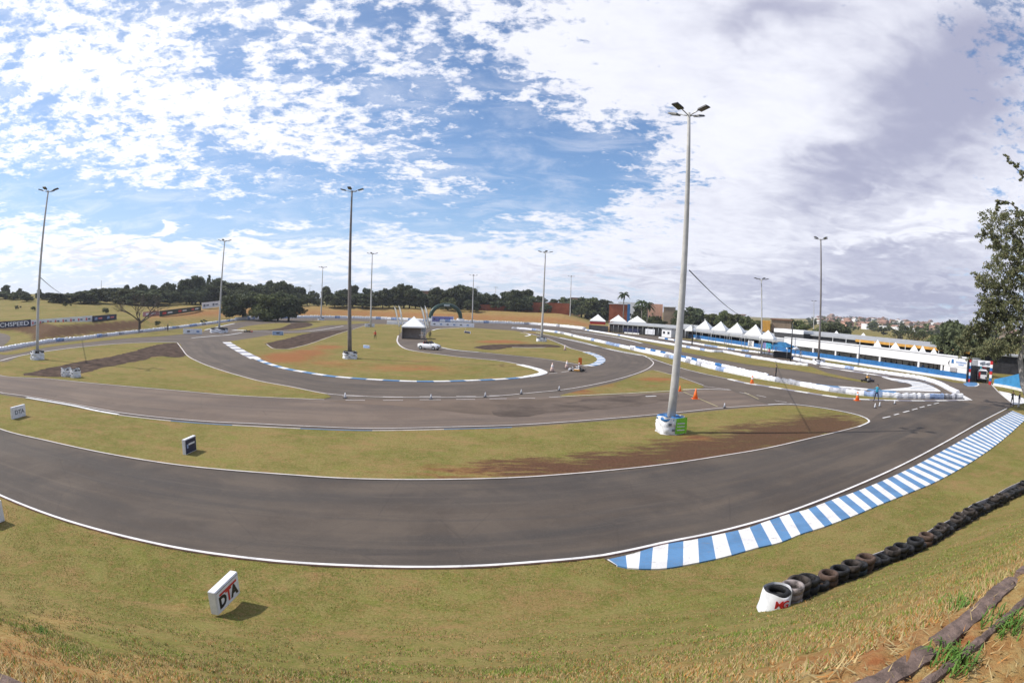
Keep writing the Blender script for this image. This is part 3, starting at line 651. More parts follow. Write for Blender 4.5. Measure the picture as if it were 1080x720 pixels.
# ------------------------------------------------------------ barriers (white and blue covered tyre walls, low walls)
def barrier(name, pts, wd, h, mats_, label, period=2.2, wave=.12, side=0., pz=0., cat='barrier', blk=.5):
    P = even(cr(pts, 1.), .36 if period else 2.); N = normals(P); prof = [(-.5, 0), (-.54, .45), (-.42, .93), (-.2, 1.), (.2, 1.), (.42, .93), (.54, .45), (.5, 0)]
    rng = random.Random(len(P)); vs, f, mi = [], [], []; k = len(prof); hh = 0; s = 0
    cols = {}
    for i, (p, n) in enumerate(zip(P, N)):
        q = (-rng.uniform(.02, .22) if i % 3 == 0 and period else .03) + rng.uniform(-wave, wave)
        for a, b in prof:
            c = p + n * (side + a * wd * (1 + q) + rng.uniform(-1, 1) * wave * .15); vs.append((c.x, c.y, pz + b * h * (1 + q * .8)))
    for i in range(len(P) - 1):
        blkid = int(i * .36 / period) if period else 0
        m = cols.setdefault(blkid, (0 if rng.random() > blk else rng.randrange(1, len(mats_))) if len(mats_) > 1 else 0)
        for j in range(k - 1):
            o = i * k + j; f.append((o, o + 1, o + k + 1, o + k)); mi.append(m)
    f += [tuple(range(k)), tuple(range(len(vs) - 1, len(vs) - 1 - k, -1))]; mi += [0, 0]
    return tag(from_py(name, vs, f, mats_, mi=mi), label, cat)
LB = mat('pale_blue_cover', (.30, .40, .62), .6, .3, 1.5); GC = mat('grimy_cover', (.42, .43, .48), .7, .35, 1.)
barrier('barrier_wall', [V((-115, 92, 0))] + W([(-20, 373), (0, 370), (19, 366.5), (38, 363), (60, 360), (87, 357.6), (106, 355), (135, 351.7), (166, 348.2), (197, 344.7), (222, 341.2), (247, 338.1)]), .6, .55, [WHITE_F, WHITE_F, WHITE_F, GC, LB],
        'long lumpy white covered tyre wall curving below the advertising banners on the left bank', blk=.6)
barrier('barrier_wall', W([(248, 338), (270, 336.3), (300, 335.6), (332, 335.2), (364, 335.7), (405, 336.8), (452, 339), (500, 340.3), (540, 341.5)]), .8, 1.0, [WALLW, LB], 'long straight white wall behind the far bend, below the dry bank', blk=.12)
barrier('barrier_wall', W([(540, 341.6), (565, 342.6), (590, 344.6), (604, 346), (617, 347.6)]), .8, .9, [WALLW, GC], 'short white wall at the far end of the back straight below the red brick wall', blk=.2)
barrier('barrier_wall', W([(408, 342.0), (430, 342.6), (452, 343.2)]), .5, 1.1, [WALLW], 'low white board wall just behind the four feather flags', period=0, wave=.02)
W1P = [(540, 346.5), (565, 348.5), (590, 351.5), (610, 356.3), (627.5, 360), (652.5, 365.6), (675, 371), (712, 379), (750, 388.8), (787, 396.8), (810, 401), (835, 405.3), (866, 411.2), (891, 415), (922, 418.2), (945, 419.6), (985, 420.2), (1014, 420.3)]
barrier('barrier_wall', W(W1P), .62, .56, [WHITE_F, LB, GC], 'long winding white and blue covered tyre wall between the loop road and the middle straight', blk=.35)
barrier('barrier_wall', W([(665, 366.5), (694, 371.8), (725, 378.6), (750, 384.3), (787, 392.8), (810, 397.4)]), .35, .45, [WHITE_F, BLUE_W], 'thin white and blue barrier line running just behind the winding tyre wall', blk=.45)
striped('kerb', W([(725, 380.5), (750, 386), (787, 394.3), (810, 398.4)]), 1.3, .0, [mat('worn_dark_kerb', (.12, .13, .20), .8, .3, 1.), GREY_P], 5.)
striped('kerb', W([(810, 397.8), (841, 402.8), (872.5, 407.3), (897.5, 409), (922, 411.5), (945, 413.8)]), 1.5, .0, [BLUE_P, WHITE_P], 6.4)
ribbon('painted_line', W([(945, 413), (975, 414.5), (1000, 416), (1012, 418)]), .4, .036, WHITE_P)
striped('kerb', W([(769, 399.8), (787, 404), (810, 407.6), (847, 413.5), (866, 416.5), (897, 420.4), (940, 422.3), (985, 422.7), (1020, 422)]), .55, .0, [WHITE_P, GREY_P], 3.6)
ribbon('painted_line', W([(683, 376.8), (709, 385.5), (737, 393), (769, 399.8)]), .25, .036, LINE_P)
ribbon('painted_line', W([(590, 356), (615, 361.2), (645, 369), (676, 375)]), .5, .036, WHITE_P)
ribbon('painted_line', W([(1012, 416.5), (1017, 419), (1022, 422)]), 1.0, .04, WHITE_P)
barrier('barrier_wall', W([(617.5, 348.4), (652.5, 354.2), (675, 358.3), (712.5, 364.5), (731, 367.8), (752, 371.4), (763, 371.6), (787.5, 376.4), (810, 380), (835, 384.2), (852, 386)]), .6, .45, [WHITE_F, LB], 'white covered tyre wall along the grass verge in front of the pit straight', blk=.15)
barrier('barrier_wall', W([(695, 356.6), (712, 359.4), (750, 365.6), (775, 369.3), (810, 373.6), (838, 378.5)]), .4, .38, [WHITE_F, LB, BLUE_W], 'second white barrier nearer the long roofed grandstand', blk=.3)
barrier('barrier_wall', W([(838, 379.5), (850, 382), (866, 384.6), (904, 390.3), (945, 396), (970, 399.6), (989, 405.3), (1001, 411.5), (1010, 415.8)]), .65, .5, [WHITE_F, LB], 'broad white curved barrier sweeping round in front of the pit building', blk=.2, wave=.05)
striped('kerb', W([(866, 386.6), (904, 392.4), (938, 397.5)]), 1.0, .0, [WHITE_P, GREY_P], 5.)
# striped concrete run-off inside the hairpin
def hairpin():
    poly = W([(930, 397.2), (950, 400), (968, 402.4), (980, 406), (990, 411), (990, 413), (965, 412.3), (930, 411.5), (948, 409.5), (959, 408.3), (962, 406.5), (957, 404), (940, 400.8)])
    o = sheet('runoff_paint', poly, .02, WHITE_P, 0, step=.5)
    for k in range(9):
        y = 398.8 + k * 1.45; a = (938 + 3 * k, y) if k < 4 else (960, y); b = (975 + min(k, 5) * 2.2, y + 1.2)
        ribbon('painted_dash', W([a, b]), .3, .03, BLUE_P if k % 2 else GREY_P, smooth=False)
hairpin()
sheet('blue_paint_patch', W([(1016, 404), (1022, 402.6), (1030, 403.5), (1032, 405.8), (1028, 407.3), (1020, 407.2)]), .02, BLUE_P, 0, step=.5)
ribbon('painted_line', W([(1020, 407.5), (1028, 407.6), (1032, 405.8), (1031, 404)]), .25, .03, WHITE_P)
# white painted apron and its lines near the gate
sheet('white_apron', W([(1053, 412.5), (1064, 414.5), (1079, 420), (1085, 425), (1070, 427), (1060, 420)]), .05, WHITE_P, 0, smooth=False)
sheet('grass_verge', W([(1051, 410), (1060, 411), (1072, 413), (1085, 416), (1085, 421.5), (1077, 419), (1064, 413.8)]), .05, GRASS, 0, smooth=False, attr=True)
ribbon('painted_line', W([(1045, 404), (1047, 407), (1054, 414.5), (1062, 421), (1069, 427)]), .2, .04, LINE_P)

# ------------------------------------------------------------ lighting poles
def flood_head(parent, z, ang):
    for k in range(4):
        a = ang + k * math.pi / 2; d = V((math.cos(a), math.sin(a), 0))
        arm = tbo('arm', [V((0, 0, z - .25)), d * .45 + V((0, 0, z - .08)), d * .85 + V((0, 0, z + .05))], .045, STEEL, parent, 6)
        R = Matrix.Rotation(a, 3, 'Z') @ Matrix.Rotation(rad(-14), 3, 'Y')
        bm = bmesh.new(); box(bm, d * 1.25 + V((0, 0, z + .13)), (.80, .52, .12), rot=R, taper=.85); hd = from_bm('floodlight', bm, DGREY, parent)
        bm = bmesh.new(); box(bm, d * 1.25 + V((0, 0, z + .055)), (.66, .42, .02), rot=R); from_bm('lens', bm, GLASS, hd)
def lamp(base, top, ang, label, dark=False, base_r=.25, box_h=1.3):
    b = g(*base); dist = math.hypot(b.x, b.y); t_ = at(*top, dist); t = thing('floodlight_pole', b, label, 'light pole', 'tall floodlight poles round the circuit')
    top_l = t_ - b; H = top_l.z
    m = mat('backlit_and_brown_pole', (.20, .18, .17), .8, .15, 1.5) if dark else CONC  # darker copy of the concrete; the island pole's backlit shade is in this colour
    n = 7; pts = [top_l * (i / n) for i in range(n + 1)]
    tbo('pole', pts, [base_r + (.11 - base_r) * (i / n) for i in range(n + 1)], m, t, 14)
    E = thing('tmp', (0, 0, 0), '', ''); bpy.data.objects.remove(E)
    before = set(COL.objects); flood_head(t, 0, ang)
    for o in COL.objects:
        if o not in before and o.parent is t: o.location = top_l
    return t, b
POLES = {}
for key, base, top, ang, label, dark, r in (
        ('A', (706, 456), (726.5, 119), rad(38), 'tallest looking pale floodlight pole, standing in a white and lime green wrapped base', False, .30),
        ('B', (39.5, 379), (51, 201), rad(20), 'floodlight pole at the far left in front of the white trackside banner', False, .24),
        ('C', (369, 378), (371.3, 201), rad(0), 'backlit dark floodlight pole on the large grass island beside the white tent', True, .30),
        ('D', (231, 350.5), (237, 254), rad(10), 'floodlight pole beside the grassy mound, right of the bare tree', False, .26),
        ('E', (571, 360), (575.3, 266), rad(5), 'floodlight pole with a white box base beside the loop road bend', False, .27),
        ('F', (863, 384), (865.7, 252), rad(15), 'brownish floodlight pole rising in front of the pit building', True, .22),
        ('G', (391, 345), (392.7, 267.5), rad(0), 'floodlight pole behind a low white board, just right of the dark pole', False, .27),
        ('I', (338.5, 337.5), (340.5, 282), rad(0), 'thin far floodlight pole with a small white base by the back wall', False, .26),
        ('J', (498, 341), (499.5, 290.5), rad(0), 'thin far floodlight pole right of the inflatable arch', False, .26),
        ('K', (601, 341), (602.5, 291.5), rad(0), 'thin far floodlight pole left of the red skirted tent', False, .28),
        ('H', (803, 374), (803, 294.5), rad(0), 'slim floodlight pole in front of the white pointed tents, left of the blue canopy', False, .18),
        ('L', (858, 353), (858.5, 317.5), rad(0), 'shortest looking distant floodlight pole behind the pit building roof', False, .25)):
    POLES[key] = lamp(base, top, ang, label, dark, r)
# fabric wrapped bases of the poles
def wrap(base, w_, h, label, green=False, rz=0., lean=.0, seed=1, letters=True, blue=False):
    c = g(*base) if not isinstance(base, V) else base; t = thing('pole_base_cover', c, label, 'base cover', 'wrapped pole bases', rz)
    rng = random.Random(seed); bm = bmesh.new(); n = 40; lv = 9; rings = []
    for k in range(lv):
        zz = h * k / (lv - 1); ring = []
        for j in range(n):
            a = 2 * math.pi * j / n; ca, sa = math.cos(a), math.sin(a); p = 4.5
            rr = (abs(ca) ** p + abs(sa) ** p) ** (-1 / p) * w_ / 2
            rr *= 1 + .05 * math.sin(a * 5 + k * 1.3 + seed) + .035 * math.sin(a * 11 - k * 2.1) + .06 * (1 - k / lv) + rng.uniform(-.012, .012) + (.05 if k in (2, 5) else 0)
            ring.append(bm.verts.new((rr * ca, rr * sa, zz + (.05 * math.sin(a * 3 + seed) * h if k == lv - 1 else 0))))
        rings.append(ring)
    for k in range(lv - 1):
        for j in range(n):
            f = bm.faces.new((rings[k][j], rings[k][(j + 1) % n], rings[k + 1][(j + 1) % n], rings[k + 1][j])); f.smooth = True
    from_bm('cover', bm, WHITE_F, t)
    bm = bmesh.new(); rim = [bm.verts.new(V(v.co) if False else (0, 0, 0)) for v in ()]
    for q, (rx, ry) in enumerate(((-.22, -.2), (.24, -.18), (-.2, .24), (.22, .22))):
        tube(bm, [V((rx * w_ + .24 * w_ * math.cos(2 * math.pi * s / 16), ry * w_ + .24 * w_ * math.sin(2 * math.pi * s / 16), h * .86)) for s in range(17)], .09 * w_ , 8, cap=False)
    from_bm('tyre', bm, BLUE_W if blue else RUBBER, t)
    if green:
        bm = bmesh.new(); cols = 9; vs = []
        for i in range(cols):
            u = i / (cols - 1); x = (-.02 + .53 * u) * w_
            for zz in (.06, .35, .65, .97):
                vs.append(bm.verts.new((x, -w_ * .57 - .012 + .03 * math.sin(i * 1.1 + zz * 5), h * (zz + .05 * u))))
        for i in range(cols - 1):
            for k in range(3): bm.faces.new((vs[i * 4 + k], vs[i * 4 + 4 + k], vs[i * 4 + 5 + k], vs[i * 4 + 1 + k]))
        gp = from_bm('banner_panel', bm, GREEN, t, smooth=True)
        for zz, s_ in ((.68, .10), (.50, .07), (.30, .09)):
            bxo('printed_band', (.22 * w_, -w_ * .575 - .03, h * zz), (.36 * w_, .01, s_ * h * .6), WHITE_F, gp)
    if letters:
        for q, (xx, zz) in enumerate(((-.3, .62), (-.12, .3), (.25, .55))):
            if green and xx > 0: continue
            bxo('printed_mark', (xx * w_, -w_ * .56 - .02, h * zz), (.16 * w_, .02, .14 * h), mat('grey_print', (.18, .20, .24), .6), t, rz=.1)
    return t
wrap(POLES['A'][1], 1.55, 1.15, 'crumpled white and lime green wrapped block round the foot of the nearest floodlight pole', True, rad(12), seed=3, blue=True)
wrap(POLES['B'][1], 1.7, 1.15, 'square white wrapped block at the foot of the far left floodlight pole', rz=rad(-20), seed=5)
wrap(POLES['C'][1], 1.75, .95, 'white wrapped block with dark print round the foot of the dark floodlight pole', rz=rad(25), seed=7)
wrap(POLES['E'][1], 2.0, .9, 'white wrapped block at the foot of the pole beside the loop road bend', rz=rad(5), seed=9)
wrap(POLES['F'][1], 2.0, .9, 'white wrapped block at the foot of the brownish pole before the pit building', rz=rad(5), seed=10)
wrap(POLES['D'][1], 3.4, .9, 'wide white wrapped block at the foot of the pole beside the grassy mound', rz=rad(0), seed=12, letters=False)
wrap(POLES['I'][1], 2.0, .9, 'small white block at the foot of the thin far pole by the back wall', rz=0, seed=13, letters=False)
wrap(g(77, 397.5), 1.0, .85, 'left part of the white printed block on the left edge of the middle road', rz=rad(-10), seed=15).location += V((-1.0, 0, 0))
copy_tree([o for o in COL.objects if o.get('label', '').startswith('left part')][0], g(79.5, 397.8), rad(-14), 'right part of the white printed block on the left edge of the middle road')
# straight cables
def cable(a, b, sag, label, r=.018, n=24):
    pts = [a.lerp(b, i / n) - V((0, 0, sag * 4 * (i / n) * (1 - i / n))) for i in range(n + 1)]
    bm = bmesh.new(); tube(bm, pts, r, 6); tag(from_bm('cable', bm, BLACK), label, 'cable')
pa = POLES['A'][1]
cable(at(727, 285, math.hypot(pa.x, pa.y)), at(792, 333, 150), 1.2, 'dark overhead cable running down from the nearest floodlight pole towards the pointed tents', .035)
pb = POLES['B'][1]
cable(at(42, 292, math.hypot(pb.x, pb.y)), at(78, 308, 330), 2., 'dark overhead cable running from the far left floodlight pole to the trees', .05)

# ------------------------------------------------------------ board signs on the grass
def board(p0, p1, h, th, label, facem=WHITE_F, rim=WHITE_F, z=0., side=1):
    a = g(*p0, z); b = g(*p1, z); c = (a + b) / 2; d = b - a; L = d.length; ang = math.atan2(d.y, d.x)
    t = thing('advertising_board', c, label, 'sign board', 'block shaped boards on the grass', ang)
    bxo('board', (0, th / 2, h / 2), (L, th, h), rim, t, bev=.015)
    pn = bxo('panel', (0, -.006, h / 2), (L * .93, .008, h * .88), facem, t)
    return t, L, h
t, L, h = board((230.5, 649), (253.5, 625), .66, .22, 'white block sign with red and black lettering lying nearest the camera on the grass bank', z=.25)
fm = face_mtx((0, -.012, h * .44), (1, 0, 0))
text('lettering', 'D', .30, BLACK, t, Matrix.Translation((-L * .25, -.012, h * .40)) @ face_mtx((0, 0, 0), (1, 0, 0)), width=.42, bold=.022)
text('lettering', 'T', .34, RED, t, Matrix.Translation((.02, -.012, h * .44)) @ face_mtx((0, 0, 0), (1, 0, 0)), width=.34, bold=.022)
text('lettering', 'A', .30, BLACK, t, Matrix.Translation((L * .25, -.012, h * .40)) @ face_mtx((0, 0, 0), (1, 0, 0)), width=.46, bold=.022)
bxo('red_strip', (0.02, -.011, h * .74), (L * .74, .008, h * .09), RED, t)
bxo('dark_rule', (0, -.011, h * .92), (L * .93, .006, .012), DGREY, t)
t, L, h = board((196, 480), (207.5, 474.5), .80, .2, 'navy block sign with a pale mark on the grass island, second from the left', NAVY)
bxo('printed_mark', (-.30 * L, -.014, .42), (.16, .01, .2), LB, t); bxo('printed_mark', (.06 * L, -.014, .5), (.55 * L, .01, .09), WHITE_F, t)
t, L, h = board((13.5, 442.5), (27.5, 438.5), .80, .2, 'white block sign with faint grey lettering at the far left of the grass island')
text('lettering', 'DTA', .28, mat('grey_print', (.18, .2, .24), .6), t, Matrix.Translation((.05, -.014, h * .5)) @ face_mtx((0, 0, 0), (1, 0, 0)), width=L * .7, bold=.01)
t, L, h = board((-9, 555), (5.5, 549), .80, .22, 'white block sign cut off by the left edge of the view')
for p0, p1, hh, lab, m_ in (((385, 344.8), (395, 344.8), 1.0, 'low white board at the foot of the pole right of the dark pole', WHITE_F), ((383, 366.8), (389.5, 367.6), .5, 'small pale board lying on the grass island below the person in red', LB),
                            ((287, 353.4), (299, 353.6), .9, 'low white and blue board on the grass by the left bend', LB), ((489.5, 351), (496, 351.8), .55, 'small dark blue board on the right part of the infield', NAVY),
                            ((193, 352), (213, 352.3), 1.1, 'long low white board beside the upper left road', WHITE_F), ((302, 334.3), (313, 334.3), 1.6, 'lilac board in front of the big round bush', PURPLE),
                            ((455, 339.3), (478.5, 339.6), 2.2, 'lilac banner standing below the inflatable arch', PURPLE), ((454, 343.5), (500, 345.3), 1.3, 'long pale banner wall with small dark print behind the tent', WHITE_F)):
    t, L, h = board(p0, p1, hh, .15, lab, m_)
    for k in range(int(L / 2.2)):
        bxo('printed_mark', (-L / 2 + 1.3 + k * 2.2, -.02, h * .5), (.7, .01, h * .25), BLUE_W if k % 2 else DGREY, t)

# ------------------------------------------------------------ banners on the left bank
def hz(x, y): return float(height(np.array([[x, y]]))[0])
def banner(px0, px1, yb0, yb1, yt0, yt1, m, label, txt=None, tm=None, marks=None):
    a = on_ground(px0, yb0, 60., 260., 1200); b = on_ground(px1, yb1, 60., 260., 1200); da = math.hypot(a.x, a.y); db = math.hypot(b.x, b.y)
    a = at(px0, yb0, da); b = at(px1, yb1, db); hh = (at(px0, yt0, da).z - a.z + at(px1, yt1, db).z - b.z) / 2; t = thing('advertising_banner', a, label, 'banner', 'banners along the left bank')
    dirv = b - a; n = V((dirv.y, -dirv.x, 0)).normalized(); th = n * -.06; up0 = V((0, 0, hh)); vs = [V(), dirv, dirv + up0, up0]; vs += [p + th for p in vs]
    from_py('banner_cloth', vs, [(0, 1, 2, 3), (7, 6, 5, 4), (0, 4, 5, 1), (1, 5, 6, 2), (2, 6, 7, 3), (3, 7, 4, 0)], m, t)
    k = max(2, int(dirv.length / 5))
    for i in range(k + 1):
        p = dirv * (i / k) + th * 2; gz = hz(a.x + p.x, a.y + p.y) - a.z; tbo('post', [V((p.x, p.y, min(gz, 0) - .1)), V((p.x, p.y, p.z + hh))], .05, STEEL, t, 6)
    right = dirv.normalized(); up = V((0, 0, 1)); up = (up - right * up.dot(right)).normalized(); nn = right.cross(up)
    def M(u, v):
        mm = Matrix((right, up, nn)).transposed().to_4x4(); mm.translation = dirv * u + V((0, 0, hh * v)) + nn * .03; return mm
    if txt: text('lettering', txt, hh * .62, tm, t, M(.5, .48), width=dirv.length * .93, bold=.02)
    if marks:
        for i in range(marks[0]):
            u = (i + .5) / marks[0]; w0 = dirv.length / marks[0]
            for du, ww, h2, m_ in ((-.24, .22, .42, marks[1]), (.10, .30, .24, marks[2])):
                o = bxo('printed_mark', (0, 0, 0), (w0 * ww, hh * h2, .02), m_, t, bev=.005); o.matrix_local = M(u + du / marks[0], .5)
    return t
PINKP = mat('pink_print', (.72, .22, .22), .6); GRP = mat('grey_print', (.18, .20, .24), .6)
banner(-9, 32.3, 347.2, 344, 339.7, 337.4, NAVY, 'dark navy banner reading TECHSPEED in pale letters at the far left of the bank', 'TECHSPEED', WHITE_F)
banner(32.6, 97.3, 344, 339.2, 337.2, 333, WALLW, 'long white banner printed with a repeated red and grey mark on the bank', marks=(8, PINKP, GRP))
banner(97.6, 123, 339.5, 336.8, 333, 331.2, NAVY, 'black banner with a round pale mark right of the long white banner', marks=(2, LB, PINKP))
banner(151, 168, 334, 332.3, 328.8, 327.8, mat('pink_banner', (.55, .25, .25), .6), 'faded pink banner partly behind the bare tree', marks=(1, WALLW, WALLW))
banner(168.5, 212, 334, 327.3, 328.2, 322.3, mat('dark_green_banner', (.02, .04, .035), .6), 'long black banner sloping up the bank right of the bare tree', marks=(3, RED, WALLW))
banner(213, 232, 325.7, 323.4, 318.6, 317.8, WALLW, 'white banner with grey marks at the top right end of the banner row', marks=(2, GRP, GRP))

# ------------------------------------------------------------ the near row of tyre stacks
def torus(bm, c, R, r, n=18, k=8, mi=0, tilt=None, rx=None):
    rx = rx or r
    rings = []
    for i in range(n):
        a = 2 * math.pi * i / n; ring = []
        for j in range(k):
            b = 2 * math.pi * j / k
            rr = R + rx * math.copysign(abs(math.cos(b)) ** .55, math.cos(b)) * (1.0 if math.cos(b) > 0 else .75); z = r * .92 * math.copysign(abs(math.sin(b)) ** .75, math.sin(b))
            p = V((rr * math.cos(a), rr * math.sin(a), z))
            if tilt: p = tilt @ p
            ring.append(bm.verts.new(p + V(c)))
        rings.append(ring)
    for i in range(n):
        for j in range(k):
            f = bm.faces.new((rings[i][j], rings[(i + 1) % n][j], rings[(i + 1) % n][(j + 1) % k], rings[i][(j + 1) % k])); f.smooth = True; f.material_index = mi
def tyre_stack(n, R, label, mats_, seed, tall=.21):
    rng = random.Random(seed); t = thing('tyre_stack', (0, 0, 0), label, 'tyre stack', 'stacks of used tyres bordering the grass bank'); z = 0
    for k in range(n):
        r = R * rng.uniform(.28, .34) ; rt = rng.uniform(.085, .105); bm = bmesh.new()
        torus(bm, (rng.uniform(-.035, .035), rng.uniform(-.035, .035), z + rt), R - .062, rt, n=22, k=10, rx=.062, tilt=Matrix.Rotation(rng.uniform(-.05, .05), 3, 'X') @ Matrix.Rotation(rng.uniform(-.05, .05), 3, 'Y'))
        for q in range(3):                                  # tread grooves
            zz = z + rt + (q - 1) * rt * .5
            for v in bm.verts: pass
        from_bm('tyre', bm, mats_[rng.randrange(len(mats_))], t); z += rt * 1.85
    return t
R2 = mat('dusty_tyre', (.055, .045, .04), .85, .6, 5., bump=.4); R3 = mat('blue_grey_tyre', (.035, .05, .06), .7, .5, 5., bump=.4); R4 = mat('brown_tyre', (.10, .065, .05), .9, .4, 5., bump=.4)
PW = mat('pale_painted_tyre', (.28, .24, .23), .85, .5, 5., bump=.3)
ROW = [(817, 641), (836, 634.5), (856, 625.5), (880, 617), (904, 607), (930, 596.5), (955, 586), (975, 576.5), (993, 566), (1008, 557), (1022, 548.5), (1036, 540.5), (1050, 533.5), (1064, 526), (1080, 517), (1100, 505), (1125, 490)]
RP = even(cr([on_ground(*p) for p in ROW], .5), .55)
words = ['first', 'second', 'third', 'fourth', 'fifth', 'sixth', 'seventh', 'eighth', 'ninth', 'tenth', 'eleventh', 'twelfth', 'thirteenth', 'fourteenth', 'fifteenth', 'sixteenth', 'seventeenth', 'eighteenth', 'nineteenth', 'twentieth']
def ordw(i):
    if i < 20: return words[i]
    tens = ['', '', 'twenty', 'thirty', 'forty', 'fifty', 'sixty', 'seventy']; q, r = divmod(i + 1, 10)
    if r == 0: return {20: 'twentieth', 30: 'thirtieth', 40: 'fortieth', 50: 'fiftieth', 60: 'sixtieth', 70: 'seventieth'}[i + 1]
    return tens[q] + ' ' + words[r - 1]
PAL = {'pale painted': [PW, PW], 'black': [RUBBER, RUBBER, R2], 'blue grey': [R3, RUBBER], 'brown': [R4, RUBBER]}
protos = {(k, n): [tyre_stack(n, .30, 'x', PAL[k], hash(k) % 7 + n + s * 3) for s in (1, 2)] for k in PAL for n in (2, 3)}
rng = random.Random(11); k_ = 0
seq = ['pale painted', 'black', 'black', 'blue grey', 'brown', 'black', 'black', 'blue grey', 'brown', 'black', 'blue grey']
for i, p in enumerate(RP[1:]):
    kind = seq[i] if i < len(seq) else rng.choice(['black', 'black', 'black', 'blue grey', 'brown'])
    n = 3 if i in (0, 1, 5, 7) or rng.random() < .45 else 2
    src = rng.choice(protos[(kind, n)]); z = hz(p.x, p.y)
    copy_tree(src, (p.x + rng.uniform(-.05, .05), p.y + rng.uniform(-.05, .05), z - .03), rng.uniform(0, 6.28), f'{kind} tyre stack, {ordw(i)} along the row after the white wrapped end stack', scale=rng.uniform(.97, 1.1))
for l in protos.values():
    for o in l:
        for c in list(o.children): bpy.data.objects.remove(c)
        bpy.data.objects.remove(o)
# white wrapped end stack
p = RP[0]; e = thing('wrapped_tyre_stack', (p.x - .03, p.y, hz(p.x, p.y) - .02), 'white wrapped tyre stack with red print at the near end of the tyre row', 'tyre stack', None, rad(5))
bm = bmesh.new(); n = 36; rings = []
for k in range(7):
    u = k / 6; ring = []
    for j in range(n):
        a = 2 * math.pi * j / n; r = .40 - .06 * u + .008 * math.sin(a * 6 + k); sag = -.10 * max(0, math.cos(a - 5.0)) ** 3 if k == 6 else 0
        ring.append(bm.verts.new((r * math.cos(a), r * math.sin(a), .54 * u + sag)))
    rings.append(ring)
for k in range(6):
    for j in range(n): f = bm.faces.new((rings[k][j], rings[k][(j + 1) % n], rings[k + 1][(j + 1) % n], rings[k + 1][j])); f.smooth = True
from_bm('cover', bm, WHITE_F, e)
for q in range(3):
    bm = bmesh.new(); torus(bm, (0, 0, .10 + q * .17), .25, .09, rx=.06); from_bm('tyre', bm, RUBBER, e)
for q, s_ in enumerate('MG'):
    a = rad(-108 + q * 24); rr = .40; text('lettering', s_, .19, RED, e, Matrix.Translation((rr * math.cos(a), rr * math.sin(a), .30 - q * .008)) @ Matrix.Rotation(a + math.pi / 2, 4, 'Z') @ Matrix.Rotation(math.pi / 2, 4, 'X'), bold=.006)
# conveyor belting fixed along the front of the row
bp = [p + V((0, 0, 0)) for p in RP]; N = normals(bp); vs, f = [], []
for i, (p, n) in enumerate(zip(bp, N)):
    q = p + n * (.34 + .015 * math.sin(i * .9)); z = hz(q.x, q.y); r = p + n * (.365 + .015 * math.sin(i * .9)); hh = .42 + .03 * math.sin(i * .7)
    vs += [(q.x, q.y, z), (q.x, q.y, z + hh), (r.x, r.y, z + hh), (r.x, r.y, z)]
for i in range(len(bp) - 1):
    for j in range(3): f.append((i * 4 + j, i * 4 + 4 + j, i * 4 + 5 + j, i * 4 + 1 + j))
tag(from_py('barrier_belt', vs, f, PW and mat('pale_belt', (.55, .52, .54), .7, .2, 3.)), 'pale flat belt fastened along the track side of the near tyre row', 'barrier strip')

# concrete channel edges at the top of the bank
def edging(pts, wd, dz, cuts, label, seed):
    t = thing('concrete_edging', (0, 0, 0), label, 'concrete edging'); P = even(cr([V((x, y, 0)) for x, y in pts], .05), .05); N = normals(P); rg = random.Random(seed); n = len(P)
    for c0, c1 in cuts:
        vs, f = [], []; I = range(int(n * c0), int(n * c1))
        for i in I:
            p, nn = P[i], N[i]; z = float(height(np.array([[p.x, p.y]]))[0])
            for q, zz in ((-.5, -.12), (-.5, dz), (0, dz + .01), (.5, dz), (.5, -.12)):
                c = p + nn * (q * wd + rg.uniform(-.006, .006)); vs.append((c.x, c.y, z + zz + rg.uniform(-.006, .006)))
        k = len(I)
        for i in range(k - 1):
            for j in range(4): f.append((i * 5 + j, i * 5 + 5 + j, i * 5 + 6 + j, i * 5 + 1 + j))
        f += [(0, 1, 2, 3, 4), tuple(5 * (k - 1) + q for q in (4, 3, 2, 1, 0))]; from_py('slab', vs, f, BROWNC, t)
edging([(-4, 1.05), (-2.28, 1.36), (0, 1.62), (1.64, 1.86), (1.96, 1.94), (2.42, 2.11), (2.89, 2.28), (3.33, 2.47), (5, 3.2), (8, 4.6)], .13, .02, ((0, .26), (.27, .50), (.505, .62), (.63, .80), (.81, 1.)), 'wider weathered concrete edging strip along the top of the bank', 1)
edging([(1.3, 1.60), (1.64, 1.66), (2.3, 1.86), (2.79, 2.03), (3.36, 2.22), (5, 2.9), (8, 4.3)], .05, .03, ((0, .3), (.31, .62), (.63, 1.)), 'narrow weathered concrete edging strip nearest the camera', 2)
